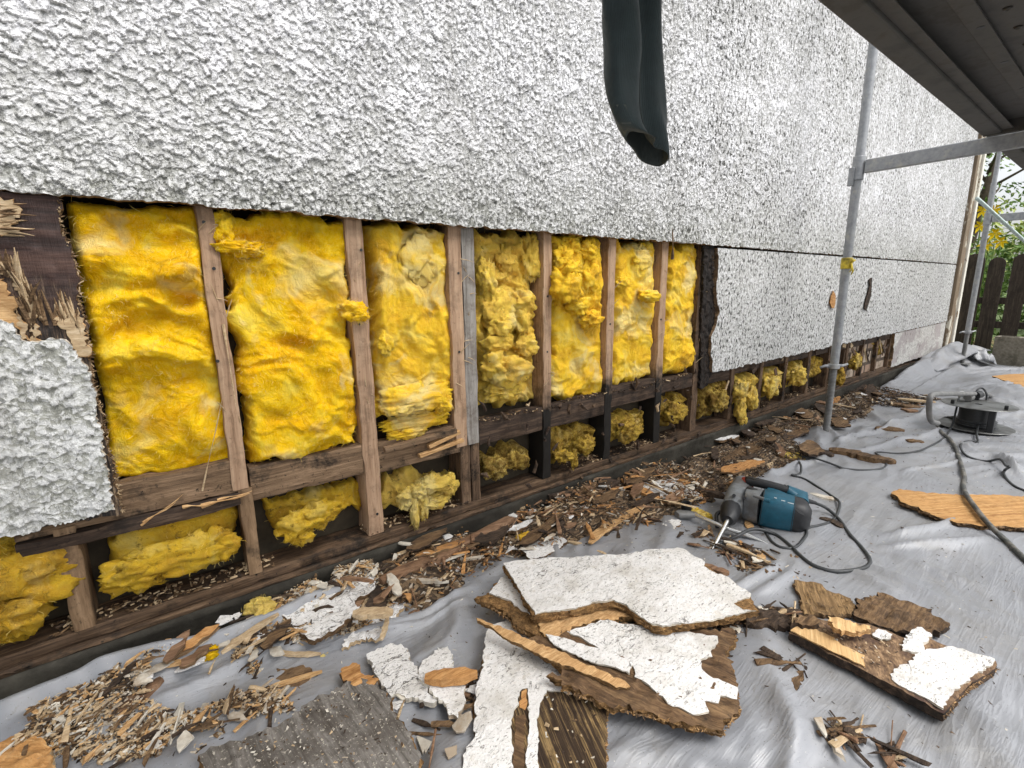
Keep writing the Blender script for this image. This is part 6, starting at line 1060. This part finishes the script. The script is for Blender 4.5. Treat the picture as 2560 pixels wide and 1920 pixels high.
# hollow block kerb wall
bw = empty('block_wall', (7.62, -.9, 0), 'low wall of hollow concrete blocks at the right edge, below the pickets', 'wall')
BT = .335
for i in range(5):
    y1 = -.40-i*.40; b = MB(); x0, x1, y0 = 7.62, 7.81, y1-.392; ys_ = [y0, y0+.035, y0+.178, y0+.214, y0+.357, y1]
    b.box((x0, y0, -.05), (x0+.035, y1, BT)); b.box((x1-.035, y0, -.05), (x1, y1, BT)); b.box((x0+.0351, y0, -.05), (x1-.0351, y1, BT-.15))
    for k in (0, 2, 4): b.box((x0+.0352, ys_[k], BT-.149), (x1-.0352, ys_[k+1], BT-.001))
    b.build('concrete_block', m_block, bw)
# crumpled end of the sheet lifted against the corner and the blocks
def fold(label, pts, hgt, seed, wd=.10):
    S_ = spline(pts, 10); n = len(S_); V = []; m = 15
    for i, p in enumerate(S_):
        T_ = S_[min(i+1, n-1)]-S_[max(i-1, 0)]; T_ /= np.linalg.norm(T_); N_ = np.array([-T_[1], T_[0], 0]); e = math.sin(math.pi*min(1, max(0, (i+1)/(n+1))))**.5
        for j in range(m): t = j/(m-1)*2-1; V.append(p+N_*t*wd*(1+.25*float(vn(i*.3, seed, 1.)))+np.array([0, 0, hgt*e*(1-abs(t)**1.6)*(1+.3*float(fbm(i*.25, t*2, seed, 2)))-.02]))
    f = [(i*m+j, i*m+j+1, (i+1)*m+j+1, (i+1)*m+j) for i in range(n-1) for j in range(m-1)]
    o = mk('sheet_fold', V, f, m_tarp, tarp, True); o.modifiers.new('t', 'SOLIDIFY').thickness = .0015; o['label'] = label; return o
fold('crumpled end of the sheet bunched up against the house corner', [(6.3, -.10, .08), (6.8, -.12, .14), (7.3, -.16, .18), (7.62, -.24, .20)], .10, 1, .13)
fold('lifted flap of the sheet in front of the block wall', [at_x(2095, 770, 7.35), at_x(2120, 772, 7.42), at_x(2138, 776, 7.46), at_x(2150, 784, 7.48)], .10, 2, .10)
# foliage
m_leaf = M('leaf_green'); a = m_leaf; n = a.noise(a.pos(), 30, 3, .6); a.p(Base_Color=a.ramp(n, [(.3, (.05, .11, .015)), (.5, (.12, .22, .035)), (.7, (.26, .38, .08))]), Roughness=.45, Specular_IOR_Level=.5); m_leaf = a.m
m_bark = plain('bark_brown', (.08, .06, .04), .9, 0, .4, 20, .6); m_yel = plain('petal_yellow', (.85, .66, .02), .5, 0, .12, 20, .05)
def leaves(name, blobs, n, size, mat, parent, seed=0, cam_side=True):
    rr = np.random.RandomState(seed); w_ = np.array([b_[3]*b_[4] for b_ in blobs]); pick = rr.choice(len(blobs), n, p=w_/w_.sum()); B_ = np.array(blobs)[pick]; d = rr.normal(size=(n, 3)); d /= np.linalg.norm(d, axis=1)[:, None]; rad = rr.uniform(.55, 1.05, n)[:, None]
    rad = rad*(1+.25*fbm(d[:, 0]*3+pick, d[:, 1]*3, d[:, 2]*3, 2))[:, None]
    P = B_[:, :3]+d*rad*np.column_stack([B_[:, 3], B_[:, 3], B_[:, 4]]); nrm = d*.6+rr.normal(size=(n, 3))*.5+[0, 0, .35]; nrm /= np.linalg.norm(nrm, axis=1)[:, None]; t = np.cross(nrm, rr.normal(size=(n, 3))); t /= np.linalg.norm(t, axis=1)[:, None]; b2_ = np.cross(nrm, t); s = (size*rr.uniform(.6, 1.3, n))[:, None]
    V = np.stack([P-t*s, P-b2_*s*.42+nrm*s*.12, P+t*s, P+b2_*s*.42+nrm*s*.12], 1).reshape(-1, 3); i = np.arange(n)*4; o = mk(name, V, np.stack([i, i+1, i+2, i+3], 1).tolist(), mat, parent); return o
bush = empty('bush', (10.2, -1., 0), 'dense green bush behind the picket fence with yellow lilies in front', 'bush')
leaves('foliage', [(10.2, .5, .7, .6, .7), (10.3, -.2, .9, .7, .85), (10.4, -.9, .85, .75, .85), (10.4, -1.7, .8, .8, .8), (10.6, -2.5, .8, .8, .8), (10.8, .9, 1.0, .6, .8), (10.1, -.5, 1.25, .45, .4), (10.3, -1.2, 1.3, .5, .4)], 9000, .055, m_leaf, bush, 1)
b = MB()
for y in (.2, -.5, -1.2, -1.9): b.tube([(10.3, y, -.05), (10.3, y+.05, .5), (10.35, y, 1.0)], [.03, .025, .012], 7)
b.build('stem', m_bark, bush, True)
back = empty('bush', (15, 0, 0), 'lighter yellowish-green bushes further back beneath the open sky', 'bush')
leaves('foliage', [(14.5, 1.2, 1.6, 1.1, 1.2), (15, -.5, 1.5, 1.2, 1.25), (15, -2.2, 1.4, 1.2, 1.3), (15.5, -4, 1.3, 1.3, 1.3), (15, 2.5, 1.6, 1.1, 1.3)], 7000, .09, plain('leaf_olive', (.36, .42, .12), .6, 0, .5, 6, .0), back, 2)
b = MB(); b.tube([(15, 0, -.1), (15, 0, .8), (15, .2, 1.5)], [.07, .05, .02], 7); b.build('stem', m_bark, back, True)
tree = empty('tree', at_x(2135, 700, 13.)*[1, 1, 0], 'leafy tree whose dark twigs show against the white sky at the top right', 'tree'); tc = at_x(2148, 385, 13.)
b = MB(); b.tube([(13., tc[1]+.3, -.1), (13., tc[1]+.25, 1.2), (13., tc[1]+.1, tc[2]-.3), (13, tc[1], tc[2]+.6)], [.13, .10, .07, .02], 9)
for k in range(8): an = k*2.4; z_ = tc[2]-.5+.15*k; b.tube([(13, tc[1]+.1, z_), (13+.5*math.cos(an), tc[1]+.45*math.sin(an), z_+.35), (13+.8*math.cos(an), tc[1]+.8*math.sin(an), z_+.55)], [.03, .018, .006], 6)
b.build('trunk', m_bark, tree, True); leaves('crown', [(13, tc[1]+.35, tc[2]+.2, .6, .5), (13, tc[1]-.25, tc[2]-.35, .35, .3), (13.2, tc[1]+.5, tc[2]-.3, .5, .45), (13, tc[1]+.2, tc[2]+.9, .9, .6)], 900, .05, m_leaf, tree, 5)
def lily(u, v, x, r, label):
    p = at_x(u, v, x); o_ = empty('lily', p, label, 'flower'); b = MB(); rr = np.random.RandomState(int(u))
    for k in range(6):
        an = k*math.pi/3+rr.uniform(-.2, .2); d = np.array([-.45, math.cos(an)*.9, math.sin(an)*.9]); s = np.cross(d, (1, 0, 0)); s /= np.linalg.norm(s); q = p+d*r; b.add([p, p+d*r*.5+s*r*.20+[-.01, 0, 0], q+[-.02, 0, -.02], p+d*r*.5-s*r*.20+[-.01, 0, 0], p+d*r*.5+[.015, 0, 0]], [(0, 1, 4), (1, 2, 4), (2, 3, 4), (3, 0, 4)])
    b.build('petals', m_yel, o_); b = MB(); b.tube([p+[.02, 0, 0], p+[.06, 0, -.2], (p[0]+.1, p[1], .0)], [.006, .006, .008], 6); b.build('stem', m_leaf, o_, True)
for u, v, lb in ((2150, 505, 'yellow lily, upper one of the pair below the far cross rail'), (2162, 522, 'yellow lily, lower right one of the pair below the far cross rail'), (2122, 455, 'yellow lily seen between the corner board and the far leg'), (2118, 488, 'yellow lily bud hanging between corner board and far leg'), (2148, 452, 'yellow lily just right of the far leg above the cross rail'), (2130, 528, 'small yellow lily low down behind the far leg')): lily(u, v, 9.3, .10, lb)
# dry palm fronds on the lawn
fr = empty('dry_fronds', (9.6, -.9, 0), 'heap of dry straw-coloured fronds on the lawn behind the pickets', 'fronds'); b = MB(); rr = np.random.RandomState(3)
for k in range(90): y = rr.uniform(-2.2, .1); x = rr.uniform(9.2, 9.9); an = rr.uniform(-.5, .5)+math.pi/2; L = rr.uniform(.2, .5); b.tube([(x, y, .02), (x+L*.5*math.cos(an), y+L*.5*math.sin(an), rr.uniform(.05, .22)), (x+L*math.cos(an), y+L*math.sin(an), .02)], [.008, .007, .002], 4)
b.build('frond', plain('straw', (.42, .34, .18), .8, 0, .3, 20, .2), fr, True)['kind'] = 'stuff'
